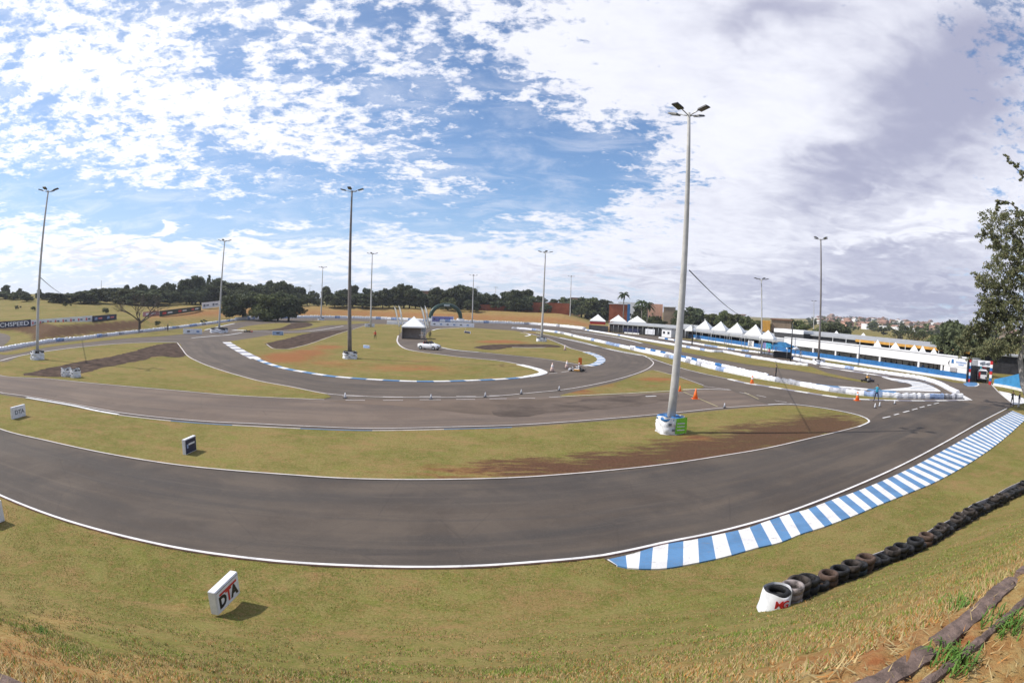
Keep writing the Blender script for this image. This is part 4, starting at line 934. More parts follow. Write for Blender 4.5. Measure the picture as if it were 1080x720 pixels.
# ------------------------------------------------------------ pointed tents
def tent(px, base_y, w_, eave, peak, label, skirt=None, legs=True, rz=0., z=0., grp='white pointed canopy tents', dist=None, band=.3):
    c = g(px, base_y) if dist is None else at(px, base_y, dist); c.z = z
    t = thing('canopy_tent', c, label, 'tent', grp, rz); bm = bmesh.new(); n = 8; lv = []
    for k in range(n + 1):
        u = k / n; s = (1 - u) ** 1.15 * w_ / 2 + .03; zz = eave + (peak - eave) * (u ** .92)
        lv.append([bm.verts.new((a * s, b * s, zz)) for a, b in ((-1, -1), (0, -1.0), (1, -1), (1, 0), (1, 1), (0, 1), (-1, 1), (-1, 0))])
    for a, b in zip(lv, lv[1:]):
        for j in range(8): bm.faces.new((a[j], a[(j + 1) % 8], b[(j + 1) % 8], b[j]))
    lo = [bm.verts.new((v.co.x, v.co.y, eave - band)) for v in lv[0]]
    for j in range(8): bm.faces.new((lo[j], lo[(j + 1) % 8], lv[0][(j + 1) % 8], lv[0][j]))
    from_bm('canopy', bm, TENT, t)
    if skirt:
        bm = bmesh.new(); box(bm, (0, 0, eave - band - .45), (w_ * .98, w_ * .98, .9)); from_bm('valance', bm, skirt, t)
    if legs:
        for a in (-1, 1):
            for b in (-1, 1): tbo('leg', [V((a * w_ * .48, b * w_ * .48, 0)), V((a * w_ * .48, b * w_ * .48, eave))], .05, STEEL, t, 6)
    return t
it = tent(436, 356.8, 4.8, 2.6, 4.7, 'white pointed tent on the infield beside the white car', rz=rad(6), grp=None, band=.25)
bxo('side_wall', (-.35, .9, 1.25), (3.7, 1.2, 2.5), TAN_C, it); bxo('side_wall', (-2.28, 0, 1.25), (.04, 4.4, 2.5), TAN_C, it); bxo('table', (1.9, -1.2, .8), (1.2, .7, .06), WALLW, it)
bxo('side_wall', (2.1, .5, 1.9), (1.0, .05, .9), mat('pale_window', (.45, .48, .55), .4), it)
for k, (x0, y0, x1, y1) in enumerate(((420.6, 344.5, 415.3, 322.3), (424.4, 343.5, 420.2, 321.7), (449.2, 347, 443.6, 323), (451.4, 346.5, 447.8, 322))):
    b = g(x0 + 1, 352.5 if k < 2 else 354); b.z = 0; dist = math.hypot(b.x, b.y); tp = at(x1, y1, dist); lo = at(x0, y0, dist)
    t = thing('feather_flag', b, ['leftmost white feather flag left of the infield tent', 'second white feather flag left of the infield tent', 'left white feather flag of the pair right of the infield tent', 'rightmost white feather flag right of the infield tent'][k], 'flag', 'tall white feather flags at the tent')
    T = tp - b; Lo = lo - b; Lo = Lo if Lo.z > .3 else V((Lo.x, Lo.y, .4)); tbo('pole', [V((0, 0, 0)), Lo, T], [.04, .03, .015], STEEL, t, 6)
    bm = bmesh.new(); rows = 12; L = []
    ax = V((.5, -.86, 0)).normalized()
    for i in range(rows + 1):
        u = i / rows; p = Lo.lerp(T, u); wdt = 1.5 * (1 - max(0, u - .8) / .2 * .7) * (.75 + .25 * u)
        L.append([bm.verts.new(p + ax * (wdt * j / 3 - .1) + V((0, .10 * math.sin(u * 7 + j * .8), 0))) for j in range(4)])
    for a, b2 in zip(L, L[1:]):
        for j in range(3): bm.faces.new((a[j], a[j + 1], b2[j + 1], b2[j]))
    r = bmesh.ops.solidify(bm, geom=bm.faces[:], thickness=.01); fo = from_bm('flag_cloth', bm, TENT, t, smooth=True)

# inflatable arch
a = g(454, 338.3); b = g(485.5, 338.8); c = (a + b) / 2; d = b - a; t = thing('inflatable_arch', (c.x, c.y, 0), 'dark green inflatable arch with white feet behind the back wall', 'arch', None, math.atan2(d.y, d.x))
L = d.length; bm = bmesh.new(); pts = [V((L / 2 * math.cos(math.pi * i / 18), 0, 1.2 + 5.4 * math.sin(math.pi * i / 18) ** .85)) for i in range(19)]
tube(bm, [V((L / 2, 0, 0))] + pts + [V((-L / 2, 0, 0))], .85, 12); from_bm('arch_tube', bm, mat('dark_green_vinyl', (.03, .065, .05), .35, .2, .5), t)
for s in (-1, 1): bxo('foot', (s * L / 2, 0, .6), (2.6, 1.9, 1.2), WHITE_F, t, bev=.1)
bxo('logo_patch', (0, -.87, 6.5), (2.6, .05, .8), mat('silver_print', (.45, .5, .5), .4), t)

# ------------------------------------------------------------ people
def figure(name, loc, label, h=1.72, shirt=WHITE_F, legs=NAVY, rz=0., arms=((.24, 0, -.05), (.28, .05, -.3)), larms=None, stance=.12, seated=False, hat=None, group=None, lean=0.):
    J = {}; e = []; R = {}
    def j(n, p, r, par=None):
        J[n] = V(p); R[n] = r
        if par: e.append((par, n))
    k = h / 1.75
    j('pel', (0, 0, .95), .115); j('bel', (0, lean * .3, 1.1), .115, 'pel'); j('che', (0, lean * .7, 1.32), .125, 'bel'); j('nk', (0, lean, 1.47), .055, 'che'); j('hd0', (0, lean + .01, 1.56), .07, 'nk'); j('hd', (0, lean + .01, 1.67), .092, 'hd0')
    ra = arms; la = larms or arms
    for s, ar, q in ((1, ra, 'r'), (-1, la, 'l')):
        sh = V((s * .18, lean, 1.41)); el = sh + V((s * ar[0][0] * .5 + s * .03, ar[0][1], -.27 + ar[0][2])); wr = el + V((s * (ar[1][0] - .24), ar[1][1] + .05, ar[1][2] + .05))
        j(q + 'sh', sh, .055, 'che'); j(q + 'el', el, .04, q + 'sh'); j(q + 'wr', wr, .028, q + 'el')
        dirw = (wr - el).normalized(); j(q + 'pa', wr + dirw * .07, .032, q + 'wr')
        for m_, (dx, ln) in enumerate(((-.03, .07), (-.01, .085), (.01, .08), (.03, .06))): j(q + 'f%d' % m_, wr + dirw * (.08 + ln) + V((dx, .02, 0)), .009, q + 'pa')
        j(q + 'th', wr + dirw * .07 + V((-s * .05, .04, 0)), .011, q + 'wr')
        if seated:
            j(q + 'hp', (s * .1, 0, .92), .085, 'pel'); j(q + 'kn', (s * .16, .42, 1.02), .06, q + 'hp'); j(q + 'an', (s * .13, .80, .82), .04, q + 'kn'); j(q + 'to', (s * .13, .88, .92), .035, q + 'an')
        else:
            j(q + 'hp', (s * .1, 0, .9), .09, 'pel'); j(q + 'kn', (s * (.1 + stance * .45), .02, .5), .062, q + 'hp'); j(q + 'an', (s * (.1 + stance), -.02, .09), .042, q + 'kn'); j(q + 'to', (s * (.12 + stance), .15, .035), .035, q + 'an')
    names = list(J); me = bpy.data.meshes.new(name); me.from_pydata([J[n] * k for n in names], [(names.index(a), names.index(b)) for a, b in e], [])
    o = bpy.data.objects.new(name, me); COL.objects.link(o); md = o.modifiers.new('s', 'SKIN'); me.update()
    lay = me.skin_vertices[0] if me.skin_vertices else None
    if lay is None:
        bm = bmesh.new(); bm.from_mesh(me); bm.verts.layers.skin.verify(); bm.to_mesh(me); bm.free(); lay = me.skin_vertices[0]
    for i, n in enumerate(names): lay.data[i].radius = (R[n] * k * 1.08 * (1.25 if n in ('che', 'bel', 'pel') else 1), R[n] * k * (.85 if n in ('che', 'bel', 'pel') else 1)); lay.data[i].use_root = (i == 0)
    o.modifiers.new('d', 'SUBSURF').levels = 1
    dg = bpy.context.evaluated_depsgraph_get(); dg.update(); nm = bpy.data.meshes.new_from_object(o.evaluated_get(dg)); bpy.data.objects.remove(o)
    t = thing(name, loc, label, 'person', group, rz)
    nm.materials.clear()
    for m_ in (SKIN, shirt, legs, BLACK): nm.materials.append(m_)
    zh = 1.49 * k
    for p in nm.polygons:
        c = p.center; p.use_smooth = True; z = c.z; rr = abs(c.x)
        near_hand = min((c - J[q + s_] * k).length for q in 'rl' for s_ in ('wr', 'pa', 'f1')) < .10
        if z > zh or near_hand: p.material_index = 0
        elif (z > .98 * k and not (seated and c.y > .12)) or (not seated and rr > .24 and z > .7): p.material_index = 1
        elif (z < .09 * k and not seated): p.material_index = 3
        else: p.material_index = 2
    body = link('body', nm, t)
    # face and hair
    hc = J['hd'] * k
    bm = bmesh.new()
    bmesh.ops.create_uvsphere(bm, u_segments=14, v_segments=9, radius=.108 * k, matrix=Matrix.Translation(hc + V((0, -.012, .022))))
    bmesh.ops.delete(bm, geom=[v for v in bm.verts if v.co.z < hc.z + .0 + (.03 if v.co.y > hc.y else -.04)], context='VERTS')
    from_bm('cap' if hat else 'hair', bm, hat or BLACK, t, smooth=True)
    bm = bmesh.new()
    bm.free()
    for s in (-1, 1): bm = bmesh.new(); bmesh.ops.create_uvsphere(bm, u_segments=8, v_segments=6, radius=.012, matrix=Matrix.Translation(hc + V((s * .033, .088, .0)))); from_bm('eye', bm, BLACK, t)
    bm = bmesh.new(); box(bm, hc + V((0, .10, -.03)), (.025, .03, .04), taper=.5); from_bm('nose', bm, SKIN, t)
    return t
figure('person', g(924, 423.2), 'person in cyan top and dark trousers standing astride beside the orange cone', 1.78, CYAN, NAVY, rz=rad(140), stance=.17, arms=((.3, .12, .06), (.10, .2, .20)), hat=DGREY)
figure('person', g(818, 399), 'person in black standing behind the winding tyre wall on the middle straight', 1.75, BLACK, BLACK, rz=rad(60))
figure('person', g(395.6, 357.6), 'person in a red top and dark trousers on the large grass island', 1.75, RED, BLACK, rz=rad(180))
figure('person', g(1067, 428.5), 'photographer in dark clothes by the white apron near the gate', 1.7, DGREY, BLACK, rz=rad(150), arms=((.2, .2, .1), (.05, .15, .2)))
figure('person', g(1074, 429.5), 'person in white trousers at the right end of the striped kerb', 1.7, NAVY, WHITE_F, rz=rad(200))
figure('person', g(177, 349.2), 'dark clothed person standing at the white wall below the grassy mound', 1.75, BLACK, BLACK, rz=rad(150))
figure('person', g(447.2, 356.5), 'person in white under the right side of the infield tent', 1.72, WHITE_F, NAVY, rz=rad(170))
figure('person', g(453.5, 357), 'person in dark clothes beside the right flags of the infield tent', 1.7, DGREY, BLACK, rz=rad(190))

# ------------------------------------------------------------ traffic cones
def cone(pp, h, m, label, band=True):
    t = thing('traffic_cone', g(*pp), label, 'cone'); bm = bmesh.new(); n = 14
    tube(bm, [V((0, 0, .03)), V((0, 0, h * .5)), V((0, 0, h))], [.19 * h / .75, .115 * h / .75, .03], n); from_bm('cone_body', bm, m, t)
    bxo('foot', (0, 0, .02), (.5 * h / .75, .5 * h / .75, .04), m if m is ORANGE else BLACK, t)
    if band: tbo('stripe', [V((0, 0, h * .55)), V((0, 0, h * .75))], [.113 * h / .75, .083 * h / .75], WHITE_F, t, n)
cone((733.3, 420.5), 1.0, ORANGE, 'largest orange cone on the asphalt right of the nearest floodlight pole', False)
cone((793, 404.8), 1.0, ORANGE, 'orange cone at the grass verge beside the winding tyre wall')
cone((904, 422.2), .95, ORANGE, 'orange and white cone left of the person in cyan')
cone((717, 412.5), .6, ORANGE, 'small reddish cone at the tip of the dirt triangle', False)
WC = mat('faded_cone', (.75, .55, .48), .6, .1, 3.)
cone((582.3, 392), 1.1, WC, 'pale cone left of the go-kart at the loop entry')
cone((597.7, 388.5), 1.05, WC, 'pale and orange cone just behind the go-kart')
cone((595.8, 369.3), 1.0, WC, 'small pale cone on the far grass edge above the go-kart')
for (x, y, lab) in ((364, 419.7, 'left of the dashed line'), (454.5, 421, 'on the dashed line below the tent'), (511.8, 418.8, 'on the dashed line right of centre'), (549.7, 415.5, 'where the loop line begins'), (589.7, 411.8, 'on the loop line below the go-kart'), (764, 430, 'on the line right of the large orange cone'),
                    (922.7, 430, 'left one of the pair in front of the person in cyan'), (927.6, 428.6, 'right one of the pair in front of the person in cyan'), (943.5, 426, 'single one right of the person in cyan'), (491, 348, 'at the infield edge right of the arch')):
    cone((x, y), .45, WHITE_F if x > 900 or x == 364 else GC, 'small grey marker cone ' + lab, True)

# ------------------------------------------------------------ go-karts
def kart(pp, rz, label, body=WHITE_F, pod=YEL, driver=None, dl='', suit=WHITE_F, helm=WALLW):
    t = thing('go_kart', g(*pp), label, 'go-kart', None, rz); bm = bmesh.new()
    for s in (-1, 1): tube(bm, [V((s * .32, -.7, .13)), V((s * .32, .2, .12)), V((s * .25, .75, .12))], .025, 6)
    tube(bm, [V((-.6, -.6, .14)), V((.6, -.6, .14))], .03, 6); tube(bm, [V((-.5, .65, .13)), V((.5, .65, .13))], .025, 6); from_bm('chassis', bm, DGREY, t)
    for s in (-1, 1):
        for yy, rr in ((-.6, .14), (.65, .125)):
            tbo('wheel', [V((s * .50, yy, rr)), V((s * (.70 if yy < 0 else .62), yy, rr))], rr, RUBBER, t, 14)
        bxo('side_pod', (s * .50, 0.02, .2), (.2, .75, .18), pod, t, bev=.03)
    bxo('nose_cone', (0, .98, .2), (1.0, .3, .2), body, t, bev=.05); bxo('front_panel', (0, .62, .42), (.3, .06, .35), body, t, bev=.02, rot=Matrix.Rotation(-.5, 3, 'X'))
    bm = bmesh.new(); box(bm, (0, -.15, .18), (.40, .42, .06)); box(bm, (0, -.38, .38), (.40, .05, .42), rot=Matrix.Rotation(.3, 3, 'X')); from_bm('seat', bm, BLACK, t)
    bxo('engine', (.36, -.38, .28), (.26, .28, .26), STEEL, t, bev=.02); bxo('rear_bumper', (0, -.92, .22), (1.2, .08, .14), BLACK, t, bev=.02)
    bm = bmesh.new(); torus(bm, (0, .30, .48), .14, .018, 14, 6, tilt=Matrix.Rotation(1.0, 3, 'X')); from_bm('steering_wheel', bm, BLACK, t)
    if dl:
        c = g(*pp); q = Matrix.Rotation(rz, 3, 'Z') @ V((0, -.18, 0)); figure('person', (c.x + q.x, c.y + q.y, -.70), dl, 1.72, suit, suit, rz=rz, seated=True, arms=((.1, .2, .08), (.10, .22, .12)), hat=helm)
    return t
kart((609, 391.5), rad(75), 'white and yellow go-kart turning into the loop entry beside the pale cones', dl='driver in white sitting in the go-kart at the loop entry')
kart((915, 402.5), rad(-70), 'dark go-kart on the hairpin behind the person in cyan', NAVY, BLACK, dl='driver with a white helmet sitting in the go-kart on the hairpin', suit=YEL)
kart((261.5, 350.2), rad(-80), 'dark go-kart on the upper left road by the small island', RED, BLACK)
t = thing('marker_flag', g(611.5, 389.5), 'upright orange flag board behind the go-kart at the loop entry', 'flag board'); tbo('pole', [V((0, 0, 0)), V((0, 0, .7))], .03, DGREY, t, 6); bxo('flag_panel', (0, 0, 1.05), (.45, .05, .9), ORANGE, t, bev=.02)

# ------------------------------------------------------------ the white open car at the tent
def car():
    c = g(452.5, 368.6); t = thing('convertible_car', (c.x, c.y, 0), 'white open-topped car parked beside the infield tent', 'car', None, rad(-18))
    bm = bmesh.new(); X = [(-2.15, .38, .62, .70), (-2.05, .30, .86, .82), (-1.2, .24, .92, .86), (-.9, .22, .90, .88), (.55, .22, .90, .88), (.9, .22, .94, .88), (1.6, .24, .84, .86), (2.05, .28, .70, .80), (2.2, .36, .56, .66)]
    rings = []
    for x, z0, z1, hw in X:
        rings.append([bm.verts.new(p) for p in ((x, -hw * .92, z0), (x, -hw, z0 + .2), (x, -hw * .98, z1 - .1), (x, -hw * .85, z1), (x, 0, z1 + .03), (x, hw * .85, z1), (x, hw * .98, z1 - .1), (x, hw, z0 + .2), (x, hw * .92, z0))])
    for a, b in zip(rings, rings[1:]):
        for j in range(8): f = bm.faces.new((a[j], b[j], b[j + 1], a[j + 1])); f.smooth = True
        bm.faces.new((a[8], b[8], b[0], a[0]))
    bm.faces.new(rings[0]); bm.faces.new(rings[-1][::-1]); bmesh.ops.recalc_face_normals(bm, faces=bm.faces[:])
    from_bm('car_body', bm, mat('white_car_paint', (.80, .80, .82), .25, .03, 1., spec=.6), t)
    bxo('cockpit', (-.25, 0, .90), (1.6, 1.36, .16), BLACK, t, bev=.05)
    bm = bmesh.new(); f = [bm.verts.new(p) for p in ((.75, -.72, .93), (.75, .72, .93), (.28, .60, 1.36), (.28, -.60, 1.36))]; bm.faces.new(f); bmesh.ops.solidify(bm, geom=bm.faces[:], thickness=.02)
    from_bm('windscreen', bm, GLASS, t)
    for y in (-.36, .36):
        for x in (-.1, -.85): bxo('seat', (x, y, 1.0), (.16, .44, .5), DGREY, t, bev=.04)
    for x in (-1.38, 1.38):
        for s in (-1, 1):
            wh = tbo('wheel', [V((x, s * .72, .33)), V((x, s * .90, .33))], .33, RUBBER, t, 20); tbo('rim', [V((x, s * .89, .33)), V((x, s * .915, .33))], .21, STEEL, wh, 14)
    for s in (-1, 1):
        bxo('headlight', (2.12, s * .58, .60), (.14, .32, .13), GLASS, t, bev=.02); bxo('tail_light', (-2.12, s * .6, .66), (.06, .3, .12), RED, t); bxo('mirror', (.62, s * .95, .98), (.14, .16, .1), WALLW, t, bev=.02)
    t.scale = (.85, .98, 1.08)
    bxo('grille', (2.19, 0, .44), (.06, .9, .16), BLACK, t); bxo('number_plate', (2.22, 0, .5), (.02, .4, .1), WALLW, t)
    for k, (x, y) in enumerate(((-.85, .36), (-.75, -.36))):
        q = Matrix.Rotation(rad(-18), 3, 'Z') @ V((x, y, 0)); figure('person', (c.x + q.x, c.y + q.y, -.05), ['person in red riding in the rear of the white open car, far side', 'person in red riding in the rear of the white open car, near side'][k], 1.6, RED, NAVY, rz=rad(-108), seated=True)
car()

# ------------------------------------------------------------ pit building on the right
def wall_run(parent, name, P, z0, z1, th, m, off=0.):
    N = normals(P); vs, f = [], []
    for p, n in zip(P, N):
        for q, z in ((off, z0), (off, z1), (off + th, z1), (off + th, z0)): c = p + n * q; vs.append((c.x, c.y, z))
    k = len(P)
    for i in range(k - 1):
        for j in range(4): f.append((i * 4 + j, i * 4 + (j + 1) % 4, i * 4 + 4 + (j + 1) % 4, i * 4 + 4 + j))
    f += [(0, 3, 2, 1), tuple(4 * (k - 1) + q for q in (0, 1, 2, 3))]
    return from_py(name, [V(v) for v in vs], f, m, parent)
def seg(p0, p1, n=8):
    a = g(*p0); b = g(*p1); return [a.lerp(b, i / n) for i in range(n + 1)]
def pit_main():
    P = [g(826, 373.5), g(866, 379.3), g(910, 386), g(945, 391), g(982, 397.2), g(1019, 402.9)]; P = even(cr(P, 2.), 3.)
    a, b = P[0], P[-1]; P = [a.lerp(b, i / 20) for i in range(21)]          # the building is straight
    t = thing('pit_building', (0, 0, 0), 'long white pit building with a blue lower wall, open bays and white columns', 'building')
    N = normals(P); back = 1. if N[0].x > 0 else -1.
    bk = lambda d: d * back
    wall_run(t, 'kerb_wall', P, 0, .45, .25 * back, WALLW, bk(0))
    wall_run(t, 'blue_wall', P, .45, 1.25, .12 * back, BLUE_W, bk(.12))
    wall_run(t, 'fascia', P, 2.12, 3.75, .25 * back, WALLW, bk(.05))
    wall_run(t, 'roof', P, 3.5, 3.6, 4.4 * back, GREYR, bk(.0))
    wall_run(t, 'rear_wall', P, 0, 3.5, .2 * back, mat('bay_wall', (.62, .58, .50), .8, .15, .6), bk(3.0))
    wall_run(t, 'floor_slab', P, .02, .12, 4.2 * back, CONC, bk(.0))
    L = (b - a).length; d = (b - a).normalized(); n = N[0] * back
    for (px, py) in ((835, 374), (858.5, 378), (880, 381.5), (904.5, 385), (928, 388.5), (967, 394.8), (991, 398.6)):
        q = g(px, py); s = (q - a).dot(d); c = a + d * s + n * .25
        bxo('column', (c.x, c.y, 1.68), (.42, .3, .9), WALLW, t, rz=math.atan2(d.y, d.x))
    # solid end room with a crest, lettering and a shutter
    s0 = (g(994, 399) - a).dot(d); Pe = [a + d * s0, b]; wall_run(t, 'end_room_wall', Pe, 1.25, 2.13, .2 * back, WALLW, bk(.10)); wall_run(t, 'end_room_side', [b, b + n * 4.4], 0, 3.5, .12, DGREY, 0)
    def panel(name, px, w_, z, hh, m, off=.0):
        q = g(px, 401.); s = (q - a).dot(d); c = a + d * s - n * (off + .0); return bxo(name, (c.x, c.y, z), (w_, .06, hh), m, t, rz=math.atan2(d.y, d.x))
    Le = L - s0
    def pos(u): return a + d * (s0 + Le * u)
    c = pos(.42); bxo('shutter', (c.x - n.x * .0, c.y, 1.62), (1.5, .08, .62), mat('shutter_grey', (.33, .32, .34), .6), t, rz=math.atan2(d.y, d.x)).location += -n * .0
    sg = -n * .03 + n * .04
    M0 = Matrix.Rotation(math.atan2(d.y, d.x) + (math.pi if (d.x * -n.y - d.y * -n.x) < 0 else 0), 4, 'Z') @ Matrix.Rotation(math.pi / 2, 4, 'X')
    right = V((0, 0, 1)).cross(n * -1); fm = Matrix((right, V((0, 0, 1)), -n)).transposed().to_4x4()
    def put(u, z, s_, hh, wd_, m_):
        c = pos(u) + n * .035; mm = fm.copy(); mm.translation = V((c.x, c.y, z)); text('lettering', s_, hh, m_, t, mm, width=wd_, bold=.01)
    for u, z_, w_ in ((.72, 2.85, 2.2), (.72, 2.5, 1.1)):
        c = pos(u) + n * .04; bxo('faint_lettering', (c.x, c.y, z_), (w_, .06, .2), LB, t, rz=math.atan2(d.y, d.x))
    c = pos(.36) + n * .03; bxo('crest', (c.x, c.y, 2.9), (.55, .04, .6), BLUE_W, t, rz=math.atan2(d.y, d.x), taper=.7)
    bm = bmesh.new(); c = pos(.22) + n * .0; tube(bm, [c + V((0, 0, 2.3)) - n * .02, c - right * .15 + V((0, 0, 2.6)) - n * .02, c + right * .1 + V((0, 0, 3.0)) - n * .02], [.06, .08, .02], 6); from_bm('swoosh_mark', bm, DGREY, t)
    return t, a, b, d, n
PB, PA_, PB_, PD, PN = pit_main()
# people in the bays
rg = random.Random(5); srcp = figure('person', PA_ + PD * 8 + PN * 1.5, 'x', 1.7, DGREY, BLACK, rz=rad(120)); cnt = 0
BAY = [(884, 'black'), (896, 'black'), (911, 'dark grey'), (926, 'brown'), (933, 'dark grey'), (939, 'black'), (944.5, 'dark grey'), (951, 'brown'), (958, 'black'), (963, 'dark grey'), (973, 'blue'), (979, 'black'), (984, 'dark grey'), (988, 'black')]
cm = {'black': BLACK, 'dark grey': DGREY, 'brown': R4, 'blue': BLUE_W}
for i, (px, colr) in enumerate(BAY):
    q = g(px, 392); s = (q - PA_).dot(PD); q = at(px, 392, 1.); dirv = V((q.x, q.y, 0)); 
    # intersect the sight direction with the line of the bays
    A = PA_ + PN * 1.0; den = dirv.x * PD.y - dirv.y * PD.x; tt = (A.x * PD.y - A.y * PD.x) / den; c = dirv * tt
    lab = f'spectator in {colr} behind the blue pit wall, {ordw(i)} from the left'
    if i == 0: srcp.location = (c.x, c.y, .12); srcp['label'] = lab; srcp['group'] = 'spectators in the pit building'; o = srcp
    else: o = copy_tree(srcp, (c.x, c.y, .12), rad(rg.uniform(60, 200)), lab, 'spectators in the pit building')
    for ch in o.children:
        if ch.name.startswith('body') and i:
            ch.data = ch.data.copy(); ch.data.materials[1] = cm[colr]
# long grandstand roof behind the pit building
def stand():
    t = thing('grandstand', (0, 0, 0), 'long grandstand with a pale roof and ochre edge behind the pit building', 'grandstand'); D0 = 9.
    def hit(px, off):
        q = at(px, 380, 1.); dirv = V((q.x, q.y, 0)); A = PA_ + PN * off; den = dirv.x * PD.y - dirv.y * PD.x; return dirv * ((A.x * PD.y - A.y * PD.x) / den)
    def zat(p, px, py): return CAM_H + ray(px, py).z / math.hypot(ray(px, py).x, ray(px, py).y) * math.hypot(p.x, p.y)
    a = hit(823, D0); m_ = hit(901, D0); b = hit(1022, D0)
    z0 = zat(a, 823, 348.5); z1 = zat(m_, 901, 357.2); z2 = zat(b, 1022, 371.5); print('stand z', z0, z1, z2, a, m_, b)
    zr = (z0 + z1 + z2) / 3
    P1 = [a, m_]; P2 = [m_, b]
    for P, m2, nm in ((P1, GREYR, 'roof'), (P2, GREYR, 'roof')):
        vs = []
        for p in P:
            for off, z in ((0, zr), (0, zr - .28), (6.5, zr + .35), (6.5, zr + .63)): c = p + PN * off; vs.append((c.x, c.y, z))
        from_py(nm, vs, [(0, 3, 7, 4), (1, 5, 6, 2), (0, 4, 5, 1), (3, 2, 6, 7), (0, 1, 2, 3), (4, 7, 6, 5)], m2, t)
    wall_run(t, 'ochre_fascia', [p - PN * .06 for p in P2], zr - .55, zr - .06, .05, YEL)
    wall_run(t, 'rear_wall', [a, b], 0, zr - .3, .2, mat('stand_rear', (.10, .10, .105), .8, .3, .5), 5.2)
    wall_run(t, 'front_wall', [a + PD * 8, m_], 0, 3.9, .2, DGREY, .4)
    for i in range(13):
        p = a.lerp(b, (i + .3) / 13); tbo('post', [V((p.x, p.y, 0)), V((p.x, p.y, zr))], .09, STEEL, t, 8)
    for i in range(4):
        wall_run(t, 'seating_step', [a, b], 0, 1.0 + i * .55, 1.0, CONC, 1.2 + i)
    e0 = hit(815, D0 - 2); e1 = hit(846, D0 - 2); wall_run(t, 'box_room', [e0, e1], 0, zr + .1, 3., DGREY, 0); wall_run(t, 'white_band', [e0 - PD * .1, e1], zr - .1, zr + .75, 3.2, WALLW, -.1); wall_run(t, 'white_band', [e0 - PD * .1, e1], 2.8, zr - 1.35, 3.2, WALLW, -.1)
    return zr
ZR = stand()
# left, grey roofed stand with blue fence
def stand2():
    t = thing('covered_stand', (0, 0, 0), 'long low grey roofed stand with a blue fence in front of the pointed tents', 'grandstand')
    a = g(700, 352.5); b = g(828, 372.6); P = [a, b]; d = (b - a).normalized(); n = V((d.y, -d.x, 0)); n = n if n.x > 0 else -n
    dist = math.hypot(b.x, b.y); zt = CAM_H + ray(815, 357).z / math.hypot(ray(815, 357).x, ray(815, 357).y) * dist; print('stand2 zt', zt, 'L', (b - a).length)
    s = 1 if normals(P)[0].dot(n) > 0 else -1
    wall_run(t, 'kerb_wall', P, 0, .35, .3 * s, WALLW); wall_run(t, 'blue_fence', P, .35, 1.25, .1 * s, BLUE_W, .1 * s)
    vs = []
    for p in P:
        for off, z in ((.6, 2.35), (.6, 2.2), (7.5, 3.6), (7.5, 3.75)): c = p + n * off; vs.append((c.x, c.y, z))
    from_py('roof', vs, [(0, 3, 7, 4), (1, 5, 6, 2), (0, 4, 5, 1), (3, 2, 6, 7), (0, 1, 2, 3), (4, 7, 6, 5)], GREYR, t)
    wall_run(t, 'fascia', P, 2.1, 2.55, .08 * s, GREYR, .5 * s)
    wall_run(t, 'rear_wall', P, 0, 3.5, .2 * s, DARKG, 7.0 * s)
    L = (b - a).length
    for i in range(14): p = a + d * (L * i / 13) + n * .8; tbo('post', [V((p.x, p.y, 0)), V((p.x, p.y, 2.3))], .08, STEEL, t, 6)
    for i, x in enumerate((762, 768, 783, 797)):
        q = g(x, 366 if x < 770 else 369); c = a + d * (q - a).dot(d) + n * .05; bxo('panel', (c.x, c.y, 1.1), (2.2, .1, 1.3), [WALLW, WALLW, CYAN, PURPLE][i], t, rz=math.atan2(d.y, d.x))
stand2()
def stand3():
    t = thing('far_paddock_shed', (0, 0, 0), 'long low dark shed with a pale roof below the three far pointed tents', 'shed')
    a = g(641, 350.); b = g(722, 357.); d = (b - a).normalized(); n = V((d.y, -d.x, 0)); n = n if n.x > 0 else -n; P = [a, b]; s = 1 if normals(P)[0].dot(n) > 0 else -1
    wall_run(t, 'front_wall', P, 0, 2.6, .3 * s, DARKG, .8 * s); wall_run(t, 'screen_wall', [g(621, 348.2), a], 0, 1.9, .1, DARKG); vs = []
    for p in P:
        for off, z in ((.2, 2.95), (.2, 2.7), (5, 3.35), (5, 3.6)): c = p + n * off; vs.append((c.x, c.y, z))
    from_py('roof', vs, [(0, 3, 7, 4), (1, 5, 6, 2), (0, 4, 5, 1), (3, 2, 6, 7), (0, 1, 2, 3), (4, 7, 6, 5)], GREYR, t)
    L = (b - a).length
    for u0, u1, m_, z0, z1 in ((.20, .42, NAVY, .4, 1.7), (.50, .62, WHITE_F, .3, 2.0), (.22, .42, WALLW, 0, .5)): wall_run(t, 'banner_panel', [a + d * L * u0, a + d * L * u1], z0, z1, .06, m_, .5 * s)
    for i in range(16): p = a + d * (L * i / 15) + n * .5; tbo('post', [V((p.x, p.y, 0)), V((p.x, p.y, 2.6))], .07, STEEL, t, 6)
stand3()
# white timing hut
c = g(706, 355.6); t = thing('white_hut', (c.x, c.y, 0), 'small white hut with dark windows left behind the nearest pole', 'hut', None, rad(-62)); bxo('hut_wall', (0, 0, 1.15), (4.2, 2.6, 2.3), WALLW, t); bxo('flat_roof', (0, 0, 2.38), (4.5, 2.9, .14), GREYR, t)
for x in (-1.1, .9): bxo('window', (x, -1.32, 1.35), (.9, .05, .7), GLASS, t)
